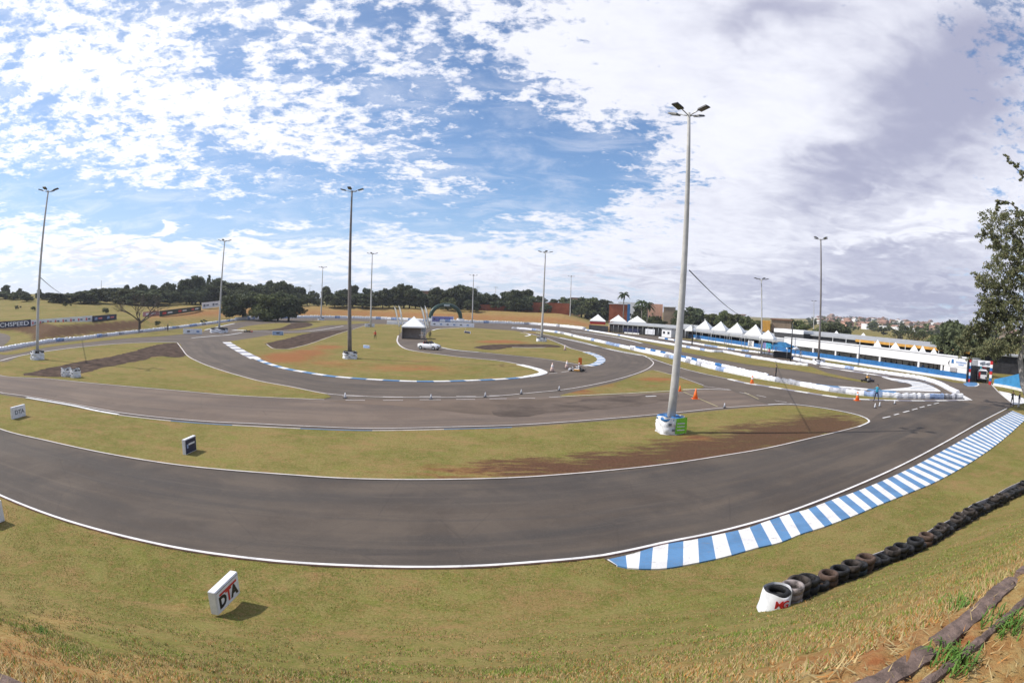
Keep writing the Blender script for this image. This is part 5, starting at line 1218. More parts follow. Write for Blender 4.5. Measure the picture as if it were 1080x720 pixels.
# tents behind the stands
TL = [(630, 348.3, 331.3, 338, 18, 'white pointed tent with a red valance, leftmost of the far three', RED), (651.5, 349.5, 332, 338.6, 18.5, 'white pointed tent in the middle of the far three', None), (671.5, 351, 333, 339.5, 19.5, 'white pointed tent, rightmost of the far three', None)]
def tz(px, py, dist): return CAM_H + ray(px, py).z / math.hypot(ray(px, py).x, ray(px, py).y) * dist
for px, yb, yp, ye, w_, lab, sk in TL:
    c = g(px, yb); dist = math.hypot(c.x, c.y) + 6; zp, ze = tz(px, yp, dist), tz(px, ye, dist); tent(px, yb, w_ / 630 * dist * .92, ze, zp, lab, sk, dist=dist, rz=rad(-8))
for i, (px, yp, ye, w_, dist) in enumerate(((728, 343, 348, 12, 175), (743.3, 337.4, 346, 19, 158), (759.6, 338.8, 347.5, 20, 147), (777, 340.2, 350, 22, 136), (796.5, 342, 353, 24, 126), (810, 348, 356, 20, 120))):
    zp, ze = tz(px, yp, dist), tz(px, ye, dist); tent(px, 355, w_ / 630 * dist * .78, ze, zp, 'white pointed tent behind the grey roofed stand, %s from the left' % words[i], dist=dist, rz=rad(-38))
def line_d(px, off):
    q = at(px, 380, 1.); dv = V((q.x, q.y, 0)); A = PA_ + PN * off; den = dv.x * PD.y - dv.y * PD.x; return abs((A.x * PD.y - A.y * PD.x) / den) * dv.length
for i, (px, yp, ye, w_, dist) in enumerate(((882, 348.7, 353, 12, 135), (910.5, 350.8, 355.5, 12, 122), (926, 358, 366, 14, 96), (945, 360.8, 367.5, 15, 92), (965, 363.5, 369.5, 12, 88), (974, 364.5, 371, 10, 87), (986, 367, 372.5, 10, 85))):
    dist = line_d(px, 24 if i < 2 else 7); zp, ze = tz(px, yp, dist), tz(px, ye, dist); tent(px, 355, w_ / 630 * dist * .62, ze, zp, 'small white tent peak seen %s the grandstand roof, %s from the left' % ('over' if i < 2 else 'under', words[i]), dist=dist, rz=rad(-30))
# blue canopy
bt = thing('blue_canopy', g(824, 377.3), 'blue canopy with dark goods beneath it at the left end of the pit building', 'canopy', None, rad(-55)); bm = bmesh.new()
v = [bm.verts.new(p) for p in ((-2.4, -2, 2.2), (2.4, -2, 2.2), (2.4, 2, 2.2), (-2.4, 2, 2.2), (-.8, 0, 3.1), (.8, 0, 3.1))]
for q in ((0, 1, 5, 4), (1, 2, 5), (2, 3, 4, 5), (3, 0, 4)): bm.faces.new([v[k] for k in q])
bmesh.ops.solidify(bm, geom=bm.faces[:], thickness=.03); from_bm('canopy', bm, mat('blue_cloth', (.06, .28, .55), .6, .2, 2.), bt)
for a_ in (-1, 1):
    for b_ in (-1, 1): tbo('leg', [V((a_ * 2.3, b_ * 1.9, 0)), V((a_ * 2.3, b_ * 1.9, 2.2))], .04, STEEL, bt, 6)
bxo('equipment', (0, .4, .6), (3.6, 1.6, 1.2), BLACK, bt, bev=.1)
t = thing('parasol', g(839, 377.6), 'small white parasol right of the blue canopy', 'parasol'); tbo('pole', [V((0, 0, 0)), V((0, 0, 2.2))], .03, WALLW, t, 6); tbo('shade', [V((0, 0, 1.75)), V((0, 0, 2.3))], [1.0, .05], WHITE_F, t, 8)
for i, (px, py) in enumerate(((811, 375.5), (844, 378))): figure('person', g(px, py), ['person in pink left of the blue canopy', 'person in white right of the blue canopy'][i], 1.7, [PINKP, WHITE_F][i], NAVY, rz=rad(150))

# ------------------------------------------------------------ gate, van, fence at the right
def gate():
    a = g(1021.5, 402.8); b = g(1044, 405.5); d = (b - a); L = d.length; t = thing('entrance_gate', (a.x, a.y, 0), 'entrance gate beam with white lettered banner between red and blue striped posts', 'gate', None, math.atan2(d.y, d.x))
    for x in (0, L):
        for k in range(7): bxo('post', (x, 0, .27 + k * .5), (.45, .45, .5), [RED, BLUE_W, WALLW][k % 3], t)
    s = -1 if True else 1
    bxo('beam', (L / 2, .1, 3.05), (L - .45, .3, .9), WHITE_F, t); bxo('grey_panel', (L * .2, -.07, 3.05), (L * .32, .03, .8), STEEL, t)
    for u, w_, h_ in ((.52, .5, .3), (.62, .7, .5), (.78, .4, .25), (.86, .5, .4)): bxo('printed_mark', (L * u, -.07, 3.05), (w_, .04, h_), GRP, t, rot=Matrix.Rotation(-.25, 3, 'Y'))
gate()
c = g(1036, 403.2); t = thing('white_van', (c.x + 1.2, c.y + 1.6, 0), 'white van with a red panel standing in the entrance gate', 'van', None, rad(-38))
bxo('van_body', (0, 0, 1.1), (1.75, 3.6, 1.6), WALLW, t, bev=.12); bxo('windscreen', (0, -1.80, 1.5), (1.4, .06, .55), GLASS, t, bev=.02); bxo('red_panel', (-.62, -1.815, 1.0), (.4, .05, 1.1), RED, t); bxo('bumper', (0, -1.85, .42), (1.75, .12, .26), DGREY, t, bev=.03)
for s in (-1, 1):
    bxo('headlight', (s * .66, -1.84, .78), (.28, .05, .2), GLASS, t)
    for y in (-1.15, 1.15): tbo('wheel', [V((s * .7, y, .32)), V((s * .9, y, .32))], .32, RUBBER, t, 16)
figure('person', g(1041, 404.2) + V((1.5, 2.5, 0)), 'person in a red top standing behind the white van at the gate', 1.8, RED, NAVY, rz=rad(150)).location.z = 1.2
bpy.context.view_layer.update()
t = thing('blue_cabin', g(1029, 402.6) + V((3, 3.5, 0)), 'small teal cabin just inside the gate left of the van', 'cabin', None, rad(-38)); bxo('cabin_wall', (0, 0, 1.25), (2.4, 2, 2.5), mat('teal_wall', (.03, .26, .33), .6), t); bxo('flat_roof', (0, 0, 2.56), (2.7, 2.3, .12), DGREY, t)
def rfence():
    P = [g(1048, 406.5), g(1060, 408.5), g(1072, 411), g(1090, 416), g(1130, 426)]; t = thing('blue_fence', (0, 0, 0), 'blue sheet fence on a white footing to the right of the gate', 'fence')
    P = even(P, 1.2); N = normals(P); vs, f = [], []; k = len(P)
    for i, (p, n) in enumerate(zip(P, N)):
        hh = .6 + 1.5 * min(1, i / (k * .28)); q = n * (.04 * (i % 2))
        vs += [(p.x + q.x, p.y + q.y, .35), (p.x + q.x, p.y + q.y, .35 + hh), (p.x + q.x + n.x * .05, p.y + q.y + n.y * .05, .35 + hh), (p.x + q.x + n.x * .05, p.y + q.y + n.y * .05, .35)]
    for i in range(k - 1):
        for j in range(4): f.append((i * 4 + j, i * 4 + (j + 1) % 4, i * 4 + 4 + (j + 1) % 4, i * 4 + 4 + j))
    from_py('sheeting', vs, f, mat('blue_sheet', (.05, .24, .48), .5, .12, 1.), t); wall_run(t, 'footing', P, 0, .36, .5, WHITE_P, -.2)
    c = P[-4]; bxo('white_notice', (c.x, c.y - .1, 1.6), (2.2, .05, 1.2), WALLW, t, rz=math.atan2((P[-1] - P[0]).y, (P[-1] - P[0]).x))
rfence()
# long pale roofed shed behind the right-hand tree
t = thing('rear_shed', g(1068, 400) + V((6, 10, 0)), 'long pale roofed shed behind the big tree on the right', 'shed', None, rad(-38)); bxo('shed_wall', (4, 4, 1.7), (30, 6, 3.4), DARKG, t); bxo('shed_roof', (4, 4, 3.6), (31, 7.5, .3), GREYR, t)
# ------------------------------------------------------------ trees
def leaf_mat(name, c1, c2, c3):
    m, t, b, out = new_mat(name)
    pos = t.node('ShaderNodeNewGeometry').outputs['Position']; oi = t.node('ShaderNodeObjectInfo').outputs['Random']
    n = t.noise(pos, .5, 4, .6); n2 = t.noise(pos, 3.2, 3, .7)
    c = t.mix(t.ss(n, .35, .65), c1, c2); c = t.mix(t.ss(n2, .5, .72), c, c3)
    hs = t.node('ShaderNodeHueSaturation'); t.l.new(c, hs.inputs['Color']); t.l.new(t.m('ADD', t.m('MULTIPLY', oi, .5), .75), hs.inputs['Value']); t.l.new(t.m('ADD', t.m('MULTIPLY', oi, .03), .485), hs.inputs['Hue'])
    t.l.new(hs.outputs[0], b.inputs['Base Color']); b.inputs['Roughness'].default_value = .7; b.inputs['Specular IOR Level'].default_value = .15
    tr = t.node('ShaderNodeBsdfTranslucent'); t.l.new(hs.outputs[0], tr.inputs['Color']); mx = t.node('ShaderNodeMixShader'); mx.inputs[0].default_value = .22
    t.l.new(b.outputs[0], mx.inputs[1]); t.l.new(tr.outputs[0], mx.inputs[2]); t.l.new(mx.outputs[0], out.inputs[0]); return m
LF_D = leaf_mat('dark_foliage', (.072, .088, .044), (.098, .112, .056), (.135, .145, .075)); LF_G = leaf_mat('green_foliage', (.095, .112, .044), (.13, .145, .06), (.17, .18, .08))
LF_P = leaf_mat('palm_foliage', (.030, .050, .018), (.05, .075, .028), (.09, .11, .05)); LF_N = leaf_mat('near_foliage', (.115, .125, .06), (.16, .165, .085), (.27, .22, .12))
def leaves(rng, centers, per, size, spread, flat=.7):
    C = np.repeat(np.array([c[:3] for c in centers]), per, 0); Rr = np.repeat(np.array([c[3] for c in centers]), per); n = len(C)
    d = rng.normal(size=(n, 3)); d /= np.linalg.norm(d, axis=1)[:, None]; rad_ = Rr * (rng.random(n) ** spread)
    P = C + d * rad_[:, None] * np.array([1, 1, flat]); u = rng.normal(size=(n, 3)); u /= np.linalg.norm(u, axis=1)[:, None]; v = np.cross(u, rng.normal(size=(n, 3))); v /= np.linalg.norm(v, axis=1)[:, None]
    s = size * (.6 + .8 * rng.random(n)); a = u * s[:, None]; b = v * (s * .55)[:, None]
    V4 = np.stack([P - a, P - b * .9, P + a, P + b * .9], 1).reshape(-1, 3); return V4
def quads_mesh(name, V4):
    n = len(V4) // 4; me = bpy.data.meshes.new(name); me.vertices.add(len(V4)); me.vertices.foreach_set('co', V4.astype(np.float32).ravel()); me.loops.add(n * 4); me.loops.foreach_set('vertex_index', np.arange(n * 4, dtype=np.int32))
    me.polygons.add(n); me.polygons.foreach_set('loop_start', np.arange(0, n * 4, 4, dtype=np.int32)); me.polygons.foreach_set('loop_total', np.full(n, 4, np.int32)); me.update(calc_edges=True); return me
def tree_proto(seed, lobes, h=1., leafm=LF_D, per=110, size=.05, w_=.5, low=.12, bark=BARK, nm='broadleaf_tree'):
    rng = np.random.default_rng(seed); t = thing(nm, (0, 0, 0), 'x', 'tree'); cs = []
    for i in range(lobes):
        a = rng.random() * 6.28; rr = w_ * (.15 + .75 * rng.random() ** .7); zz = low + .12 + (1 - low - .2) * rng.random()
        lim = math.sin(min(1, max(0.05, (zz - low) / (1.02 - low))) ** .75 * math.pi) ** .6; r = .10 + .11 * rng.random()
        cs.append((rr * lim * math.cos(a), rr * lim * math.sin(a), zz, r))
    me = quads_mesh('crown', leaves(rng, cs, per, size, .45)); link('crown', me, t, [leafm])
    bm = bmesh.new(); tube(bm, [V((0, 0, -.05)), V((.01, .01, .25)), V((0, .02, .6))], [.035, .026, .012], 8)
    for c in cs[:9]: tube(bm, [V((0, .01, .2 + .2 * rng.random())), V((c[0] * .5, c[1] * .5, c[2] * .75)), V(c[:3])], [.016, .011, .004], 5)
    from_bm('trunk', bm, bark, t); return t
PR = [tree_proto(1, 44, w_=.6, low=.0), tree_proto(2, 44, w_=.52, low=.02), tree_proto(3, 40, w_=.65, low=.0), tree_proto(4, 40, w_=.42, low=.05), tree_proto(5, 40, w_=.55, low=.0, leafm=LF_G), tree_proto(6, 44, w_=.6, low=.0, leafm=LF_G)]
def conifer(seed):
    rng = np.random.default_rng(seed); t = thing('broadleaf_tree', (0, 0, 0), 'x', 'tree'); cs = []
    for k in range(16):
        u = k / 15; r = .20 * (1 - u) + .02
        for q in range(3): a = rng.random() * 6.28; cs.append((r * math.cos(a), r * math.sin(a), .16 + .84 * u, .075 * (1.15 - u)))
    link('crown', quads_mesh('crown', leaves(rng, cs, 70, .035, .5, 1.2)), t, [LF_D]); bm = bmesh.new(); tube(bm, [V((0, 0, -.05)), V((0, 0, .9))], [.02, .004], 6); from_bm('trunk', bm, BARK, t); return t
PC = conifer(21)
TREES = []
def plant(px, ytop, dist, src, wide, kind, base=None):
    p = at(px, ytop, dist); z0 = hz(p.x, p.y); H = p.z - z0
    if H < 1: H = 1.5
    TREES.append((px, p, z0, H, src, wide, kind, dist))
R_ = random.Random(99)
prof = [(-30, 304), (-12, 302), (5, 301), (22, 304), (40, 304.5), (72, 308), (82, 308), (92, 306), (104, 304), (118, 303), (132, 300), (148, 299), (162, 300), (176, 298), (196, 294), (206, 291), (219, 290), (232, 292), (246, 297), (258, 298), (264, 302),
        (276, 299), (288, 295.5), (300, 296), (316, 303), (330, 306), (346, 302), (360, 303), (374, 301), (388, 304), (404, 303), (417, 301), (428, 298), (440, 304), (452, 308), (463, 301), (476, 302), (486, 299), (496, 303), (508, 308), (520, 309), (534, 308), (546, 306), (556, 306), (570, 312), (584, 315)]
for x in range(-34, 175, 8): plant(x + R_.uniform(-3, 3), R_.uniform(305.5, 310) - (3.5 if x > 95 else 0), R_.uniform(250, 330), R_.choice(PR), R_.uniform(1.6, 3.4), 'skyline')
for i, (x, y) in enumerate(prof):
    dk = 1 if x > 190 and x < 240 else 0
    plant(x + R_.uniform(-2, 2), y + R_.uniform(-1, 1), R_.uniform(285, 340), R_.choice(PR[:4]) if not dk else R_.choice([PC, PR[0], PR[1]]), R_.uniform(.85, 1.2), 'skyline')
    if x > 60: plant(x + R_.uniform(3, 9), y + R_.uniform(6, 11), R_.uniform(285, 300), R_.choice(PR[:3]), R_.uniform(1.3, 1.7), 'lower')
for x, y, d_, s_, w_ in ((257, 306, 215, 2, 1.5), (283, 309, 205, 5, 1.25), (305, 309, 207, 2, 1.25), (294, 307, 208, 0, 1.2), (596, 313, 330, 4, 1.4), (614, 313, 325, 0, 1.5), (626, 313.5, 322, 4, 1.4), (637, 316, 320, 1, 1.2),
                        (676, 322, 300, 1, 1.2), (686, 326, 290, 4, 1.1), (693, 333, 285, 4, 1.), (728, 323, 280, 0, 1.5), (738, 329, 275, 1, 1.), (752, 330, 270, 5, 1.2), (764, 327, 268, 4, 1.2), (775, 330, 260, 5, 1.1), (787, 333, 255, 4, 1.2), (799, 337, 250, 5, 1.2),
                        (810, 340, 245, 4, 1.), (838, 336, 235, 4, 1.2), (848, 341, 230, 5, 1.1), (866, 343, 225, 4, 1.4), (880, 339, 222, 0, 1.5), (889, 343, 220, 1, 1.2), (473, 313, 275, 4, 1.2), (497, 315, 275, 2, 1.2), (519, 317, 300, 5, .9),
                        (922, 354, 300, 5, 1.5), (938, 356, 280, 4, 1.6), (1004, 338, 120, 1, .9), (1014, 342, 112, 0, 1.1), (990, 352, 150, 5, 1.4), (645, 340, 262, 5, .8), (700, 338, 262, 5, 1.4), (715, 337, 262, 4, 1.4)):
    plant(x, y, d_, PR[s_], w_, 'behind')
order = {'skyline': 'tall dark tree in the skyline row beyond the circuit, %s from the left', 'lower': 'lower bushy tree in front of the skyline row, %s from the left', 'behind': 'rounded tree beyond the circuit buildings and bank, %s from the left'}
for kind in order:
    L = sorted([q for q in TREES if q[6] == kind], key=lambda q: q[0])
    for i, (px, p, z0, H, src, wide, _, dist) in enumerate(L):
        copy_tree(src, (p.x, p.y, z0 - .1), R_.uniform(0, 6.28), order[kind] % ordw(i), {'skyline': 'skyline row of trees', 'lower': 'lower row of trees', 'behind': 'trees beyond the circuit'}[kind], (H * wide * .95, H * wide * .95, H))
for o in PR + [PC]:
    for c in list(o.children): bpy.data.objects.remove(c)
    bpy.data.objects.remove(o)
# palms
def palm(px, ytop, dist, label, fr=1.):
    p = at(px, ytop, dist); z0 = hz(p.x, p.y); H = p.z - z0 - 1.2; t = thing('palm_tree', (p.x, p.y, z0), label, 'palm tree'); tbo('trunk', [V((0, 0, 0)), V((.2, 0, H * .5)), V((0, 0, H))], [.3, .22, .2], PALEBARK, t, 8)
    bm = bmesh.new(); rg = random.Random(int(px))
    for k in range(22):
        a = k * 2.4; up = rg.uniform(-.2, 1.1); pr = None; L = 3.1 * fr
        for s in range(8):
            u = s / 7; r = L * u * math.cos(up * .8); z = H + L * (math.sin(up) * u - .75 * u * u) ; q = V((r * math.cos(a), r * math.sin(a), z)); sd = V((-math.sin(a), math.cos(a), -.5)).normalized() * (.55 * math.sin(math.pi * min(.97, u * .9 + .08))); sd2 = V((sd.x, sd.y, -sd.z)) 
            cur = [bm.verts.new(q + sd), bm.verts.new(q + V((0, 0, .12))), bm.verts.new(q - V((sd.x, sd.y, -sd.z)))]
            if pr: bm.faces.new((pr[0], cur[0], cur[1], pr[1])); bm.faces.new((pr[1], cur[1], cur[2], pr[2]))
            pr = cur
    from_bm('fronds', bm, LF_P, t)
palm(658, 307, 270, 'tall thin palm tree above the red brick wall'); palm(677, 316, 262, 'left of the two leaning broad palms by the peach building', 1.25); palm(683, 318, 258, 'right of the two broad palms by the peach building', 1.25)
# bare tree on the left bank
def branch(bm, p, d, L, r, depth, rg, tips):
    q = p; pts = [p]; rr = [r]
    for s in range(3):
        d = (d + V((rg.uniform(-.22, .22), rg.uniform(-.22, .22), rg.uniform(-.05, .12)))).normalized(); q = q + d * L / 3; pts.append(q); rr.append(r * (1 - .13 * (s + 1)))
    tube(bm, pts, rr, 6 if depth > 1 else 4, cap=False)
    if depth == 0: tips.append(q); return
    for k in range(rg.choice((2, 3)) if depth > 1 else 3):
        nd = (d + V((rg.uniform(-.9, .9), rg.uniform(-.9, .9), rg.uniform(-.25, .5)))).normalized(); branch(bm, q, nd, L * rg.uniform(.66, .85), r * .6, depth - 1, rg, tips)
def bare(px, pyb, dist, H, label, seed, depth=5, tw=0.):
    p = at(px, pyb, dist) if dist else on_ground(px, pyb, 60., 260., 1500); z0 = hz(p.x, p.y); t = thing('bare_tree', (p.x, p.y, z0), label, 'tree'); bm = bmesh.new(); rg = random.Random(seed); tips = []
    tube(bm, [V((0, 0, -.3)), V((.05, 0, H * .14)), V((0, .05, H * .27))], [H * .04, H * .034, H * .03], 10, cap=False)
    for k in range(5):
        a = k * 1.256 + rg.uniform(-.3, .3); branch(bm, V((0, .05, H * (.18 + .02 * k))), V((math.cos(a) * 1.1, math.sin(a) * 1.1, .75)).normalized(), H * .26, H * .02, depth, rg, tips)
    from_bm('branches', bm, BARK, t)
    if tw:
        rng = np.random.default_rng(seed); link('leaves', quads_mesh('leaves', leaves(rng, [(p_.x, p_.y, p_.z, .3) for p_ in tips], 2, tw, .6)), t, [LF_D])
bare(147, 349.3, 0, 9.4, 'spreading bare grey tree on the slope between the banners and the white wall', 5, 5, .06)
bare(957, 356, 140, 8., 'sparse thin tree rising behind the grandstand roof', 8, 5, .18)
for i, (px, py, d_, hh) in enumerate(((19, 326, 150, 1.3), (35, 327.5, 140, 1.6), (112, 331, 140, 2.0), (70, 324, 112, 1.4), (166, 344, 132, 1.3), (215, 340.5, 150, 1.1), (258, 336, 180, 2.0))):
    p = on_ground(px, py, 60., 400., 1500); z0 = p.z; t = thing('bush', (p.x, p.y, z0), 'small scrubby bush on the left bank, %s from the left' % words[sorted(range(7), key=lambda q: (19, 35, 112, 70, 166, 215, 258)[q]).index(i)], 'bush'); rng = np.random.default_rng(i)
    cs = [(rng.normal() * .5, rng.normal() * .5, .3 + rng.random() * .5, .4) for _ in range(6)]; me = quads_mesh('foliage', leaves(rng, cs, 110, .09, .5) * hh); link('foliage', me, t, [LF_D])

# the big tree at the right edge: trunk, limbs and thousands of leaves
def near_tree():
    b = g(1092, 437); b.z = 0; t = thing('large_tree', b, 'large leafy tree with drooping branches at the right edge of the view', 'tree'); rg = random.Random(4); rng = np.random.default_rng(4); D = math.hypot(b.x, b.y); print('tree D', D, b)
    rt = V((b.y, -b.x, 0)).normalized(); fw = V((b.x, b.y, 0)).normalized(); k = D / 630.
    def P(px, py, dep=0.): q = at(px, py, D + dep); return q - b
    bm = bmesh.new(); tr = [V((0, 0, -.2)), P(1079, 405), P(1076, 380), P(1082, 340), P(1090, 290), P(1094, 240), P(1100, 190)]
    tube(bm, tr, [.45, .38, .36, .28, .2, .12, .06], 12); from_bm('trunk', bm, PALEBARK, t)
    limbs = [((1080, 350), [(1062, 335), (1046, 345), (1034, 358)], 2), ((1083, 330), [(1064, 310), (1048, 298), (1037, 292)], -1), ((1086, 310), [(1070, 285), (1058, 262), (1046, 248), (1037, 246)], 1.5), ((1090, 285), [(1076, 262), (1066, 240)], -2),
             ((1094, 250), [(1080, 232), (1068, 216), (1054, 212), (1049, 220)], 0), ((1098, 220), [(1086, 190), (1072, 178), (1064, 164)], .5), ((1084, 360), [(1068, 362), (1054, 370), (1044, 364)], -1.5), ((1082, 345), [(1060, 360), (1036, 374), (1024, 366)], 1.),
             ((1088, 300), [(1108, 280), (1125, 260)], 1), ((1090, 270), [(1112, 240), (1130, 210)], -1), ((1084, 335), [(1110, 330), (1135, 320)], 1), ((1096, 230), [(1110, 195), (1125, 170)], 0), ((1086, 320), [(1056, 318), (1040, 325), (1033, 338)], .5), ((1084, 340), [(1050, 330), (1025, 352), (1010, 360)], 2.5)]
    bm = bmesh.new(); cs = []; tips = []
    for s0, pts, dep in limbs:
        Q = [P(*s0)] + [P(x, y, dep * (i + 1) / len(pts) * 1.2) for i, (x, y) in enumerate(pts)]; Q = cr(Q, .3); n = len(Q); tube(bm, Q, [max(.015, .13 * (1 - i / n) ** .8) for i in range(n)], 6, cap=False)
        sparse = s0 in ((1094, 250), (1098, 220))
        for i, q in enumerate(Q):
            if i < n * .25: continue
            for _ in range(1 if sparse else 2):
                d = V((rg.gauss(0, 1), rg.gauss(0, 1), rg.gauss(-.1, .6))).normalized(); L = rg.uniform(.3, .9 if sparse else 1.9) ; e = q + d * L + V((0, 0, -.15 * L))
                tube(bm, [q, q + d * L * .5, e], [.02, .013, .006], 4, cap=False)
                for u in (.45, .75, 1.): c = q.lerp(e, u); cs.append((c.x, c.y, c.z, (.20 if sparse else .34)))
    from_bm('branches', bm, BARK, t)
    # inner mass of the crown
    for _ in range(1500):
        px = rg.uniform(1030, 1130); py = rg.uniform(222, 372)
        lim = 1034 + 14 * math.sin(py / 13.) + (12 if py < 260 else 0)
        if px < lim: continue
        c = P(px, py, rg.uniform(-3, 3)); cs.append((c.x, c.y, c.z, .5))
    me = quads_mesh('crown', leaves(rng, cs, 20, .145, .5)); link('crown', me, t, [LF_N]); print('near leaves', len(me.polygons))
near_tree()

# ------------------------------------------------------------ brick walls, buildings and the town
def wallbox(px0, px1, yb, yt0, dist, depth, m, name, label, cat, roof=None, wins=None):
    a = at(px0, yb, dist); b = at(px1, yb, dist); z0 = min(hz(a.x, a.y), hz(b.x, b.y)) - .5; zt = at((px0 + px1) / 2, yt0, dist).z; d = b - a; d.z = 0; L = d.length
    c = (a + b) / 2; t = thing(name, (c.x, c.y, z0), label, cat, None, math.atan2(d.y, d.x)); H = zt - z0; bxo('wall', (0, depth / 2, H / 2), (L, depth, H), m, t)
    if roof: bxo('roof', (0, depth / 2, H + .2), (L + .8, depth + .8, .4), roof, t)
    if wins:
        for r in range(wins[1]):
            for q in range(wins[0]): bxo('window', (-L / 2 + L * (q + .5) / wins[0], -.03, H * (.45 + .4 * r / max(1, wins[1]))), (L / wins[0] * .35, .1, H * .1), GLASS, t)
    return t
wallbox(500, 545, 336, 321.5, 292, 1.2, BRICK, 'brick_wall', 'long red brick retaining wall left of the loop road pole, left section', 'wall'); wallbox(545.5, 575, 336, 318.8, 292, 1.2, BRICK, 'brick_wall', 'highest section of the red brick wall behind the loop road pole', 'wall'); wallbox(575.5, 600, 336, 319.5, 290, 1.2, BRICK, 'brick_wall', 'right section of the red brick wall behind the thin far pole', 'wall')
wallbox(642, 663, 338, 320.8, 290, 1.5, BRICK, 'brick_wall', 'red brick wall below the tall thin palm tree', 'wall', WALLW)
wallbox(661.5, 664.5, 330, 320.5, 286, 2, BLUE_W, 'water_tank', 'narrow blue block beside the thin palm tree', 'tank'); wallbox(652, 673, 325, 318.6, 320, 8, WALLW, 'white_building', 'low white building behind the thin palm tree', 'building', None, (4, 1))
wallbox(683, 698.5, 338, 320.5, 288, 9, PEACH, 'peach_building', 'peach coloured building right of the palms', 'building', None, (4, 1)); wallbox(699.3, 712, 338, 324, 284, 9, TAN, 'brown_building', 'brown building with a white roof right of the peach one', 'building', WALLW)
wallbox(733, 745, 340, 331.5, 330, 9, WALLW, 'white_building', 'pale building behind the nearest pole and tree', 'building', None, (3, 1)); wallbox(776, 786, 340, 332, 330, 9, WALLW, 'house', 'pale house with a terracotta roof above the pointed tents', 'house', TERRA, (3, 1))
wallbox(803, 812, 352, 338, 200, 6, YEL, 'ochre_building', 'ochre building at the right end of the pointed tents', 'building', None, (2, 1)); wallbox(813, 834, 352, 337.5, 205, 8, TAN, 'grey_building', 'dark building with a terracotta roof right of the ochre building', 'building', TERRA, (5, 1))
wallbox(440, 456, 325, 307.3, 345, 9, TERRA, 'house', 'terracotta roofed house among the trees above the infield tent', 'house', TERRA); wallbox(602, 612, 325, 314.5, 345, 9, PEACH, 'house', 'pinkish house above the far trees left of the three far tents', 'house', TERRA)
# small houses of the town on the far slope
def house_mesh(w_, d_, h, wallm, roofm, flat=False):
    bm = bmesh.new(); box(bm, (0, 0, h / 2), (w_, d_, h))
    if not flat:
        v = [bm.verts.new(p) for p in ((-w_ / 2 - .4, -d_ / 2 - .4, h), (w_ / 2 + .4, -d_ / 2 - .4, h), (w_ / 2 + .4, d_ / 2 + .4, h), (-w_ / 2 - .4, d_ / 2 + .4, h), (-w_ / 2 - .4, 0, h + 2.2), (w_ / 2 + .4, 0, h + 2.2))]
        for q in ((0, 1, 5, 4), (2, 3, 4, 5), (0, 4, 3), (1, 2, 5)): bm.faces.new([v[k] for k in q]).material_index = 1
    for q in (-1, 1): box(bm, (q * w_ * .25, -d_ / 2 - .05, h * .55), (w_ * .16, .1, h * .3), mi=2)
    me = bpy.data.meshes.new('house'); bm.to_mesh(me); bm.free()
    for m in (wallm, roofm, GLASS): me.materials.append(m)
    return me
HP = [(house_mesh(11, 9, 3.5, PEACH, TERRA), 'peach walled house with a terracotta roof'), (house_mesh(14, 9, 4, WALLW, TERRA), 'white walled house with a terracotta roof'), (house_mesh(10, 8, 6.5, TAN, TERRA), 'tan two storey house with a terracotta roof'),
      (house_mesh(13, 10, 5, WALLW, GREYR, True), 'flat roofed white house'), (house_mesh(12, 9, 4, mat('pink_plaster', (.55, .33, .30), .85), TERRA), 'pink walled house with a terracotta roof')]
rg = random.Random(42); n = 0; placed = []
while n < 230:
    px = rg.uniform(862, 1075); r = 650 + 1500 * rg.random() ** .8; q = at(px, 345, r); z = hz(q.x, q.y)
    if any((q - p_).length < 15 for p_ in placed): continue
    placed.append(q.copy()); me, lab = rg.choice(HP); o = bpy.data.objects.new('town_house', me); COL.objects.link(o); sc = rg.uniform(.8, 1.35); o.location = (q.x, q.y, z - .2); o.rotation_euler[2] = rg.uniform(-1, 1) + 1.; o.scale = (sc, sc, sc * rg.uniform(.9, 1.3))
    tag(o, lab + ' among the small houses of the distant town', 'house', 'houses of the distant town: ' + lab); n += 1
for i, (px, yt, r, w_) in enumerate(((950, 340.5, 1500, 16), (946, 343, 1600, 14), (983, 344.5, 1500, 14), (988, 343.5, 1550, 14), (933, 342.8, 1700, 26), (993, 345, 1400, 12))):
    q = at(px, yt, r); z = hz(q.x, q.y); t = thing('apartment_block', (q.x, q.y, z), 'pale apartment tower on the far town skyline, %s from the left' % words[[0, 1, 2, 3, 4, 5][(2, 1, 3, 4, 0, 5)[i]]], 'tower block', None, .6); H = max(8, q.z - z); bxo('wall', (0, 0, H / 2), (w_, 14, H), WALLW, t)
    for s in range(5): bxo('window', (0, -7.05, H * (s + .7) / 5.5), (w_ * .8, .1, H * .05), GLASS, t)
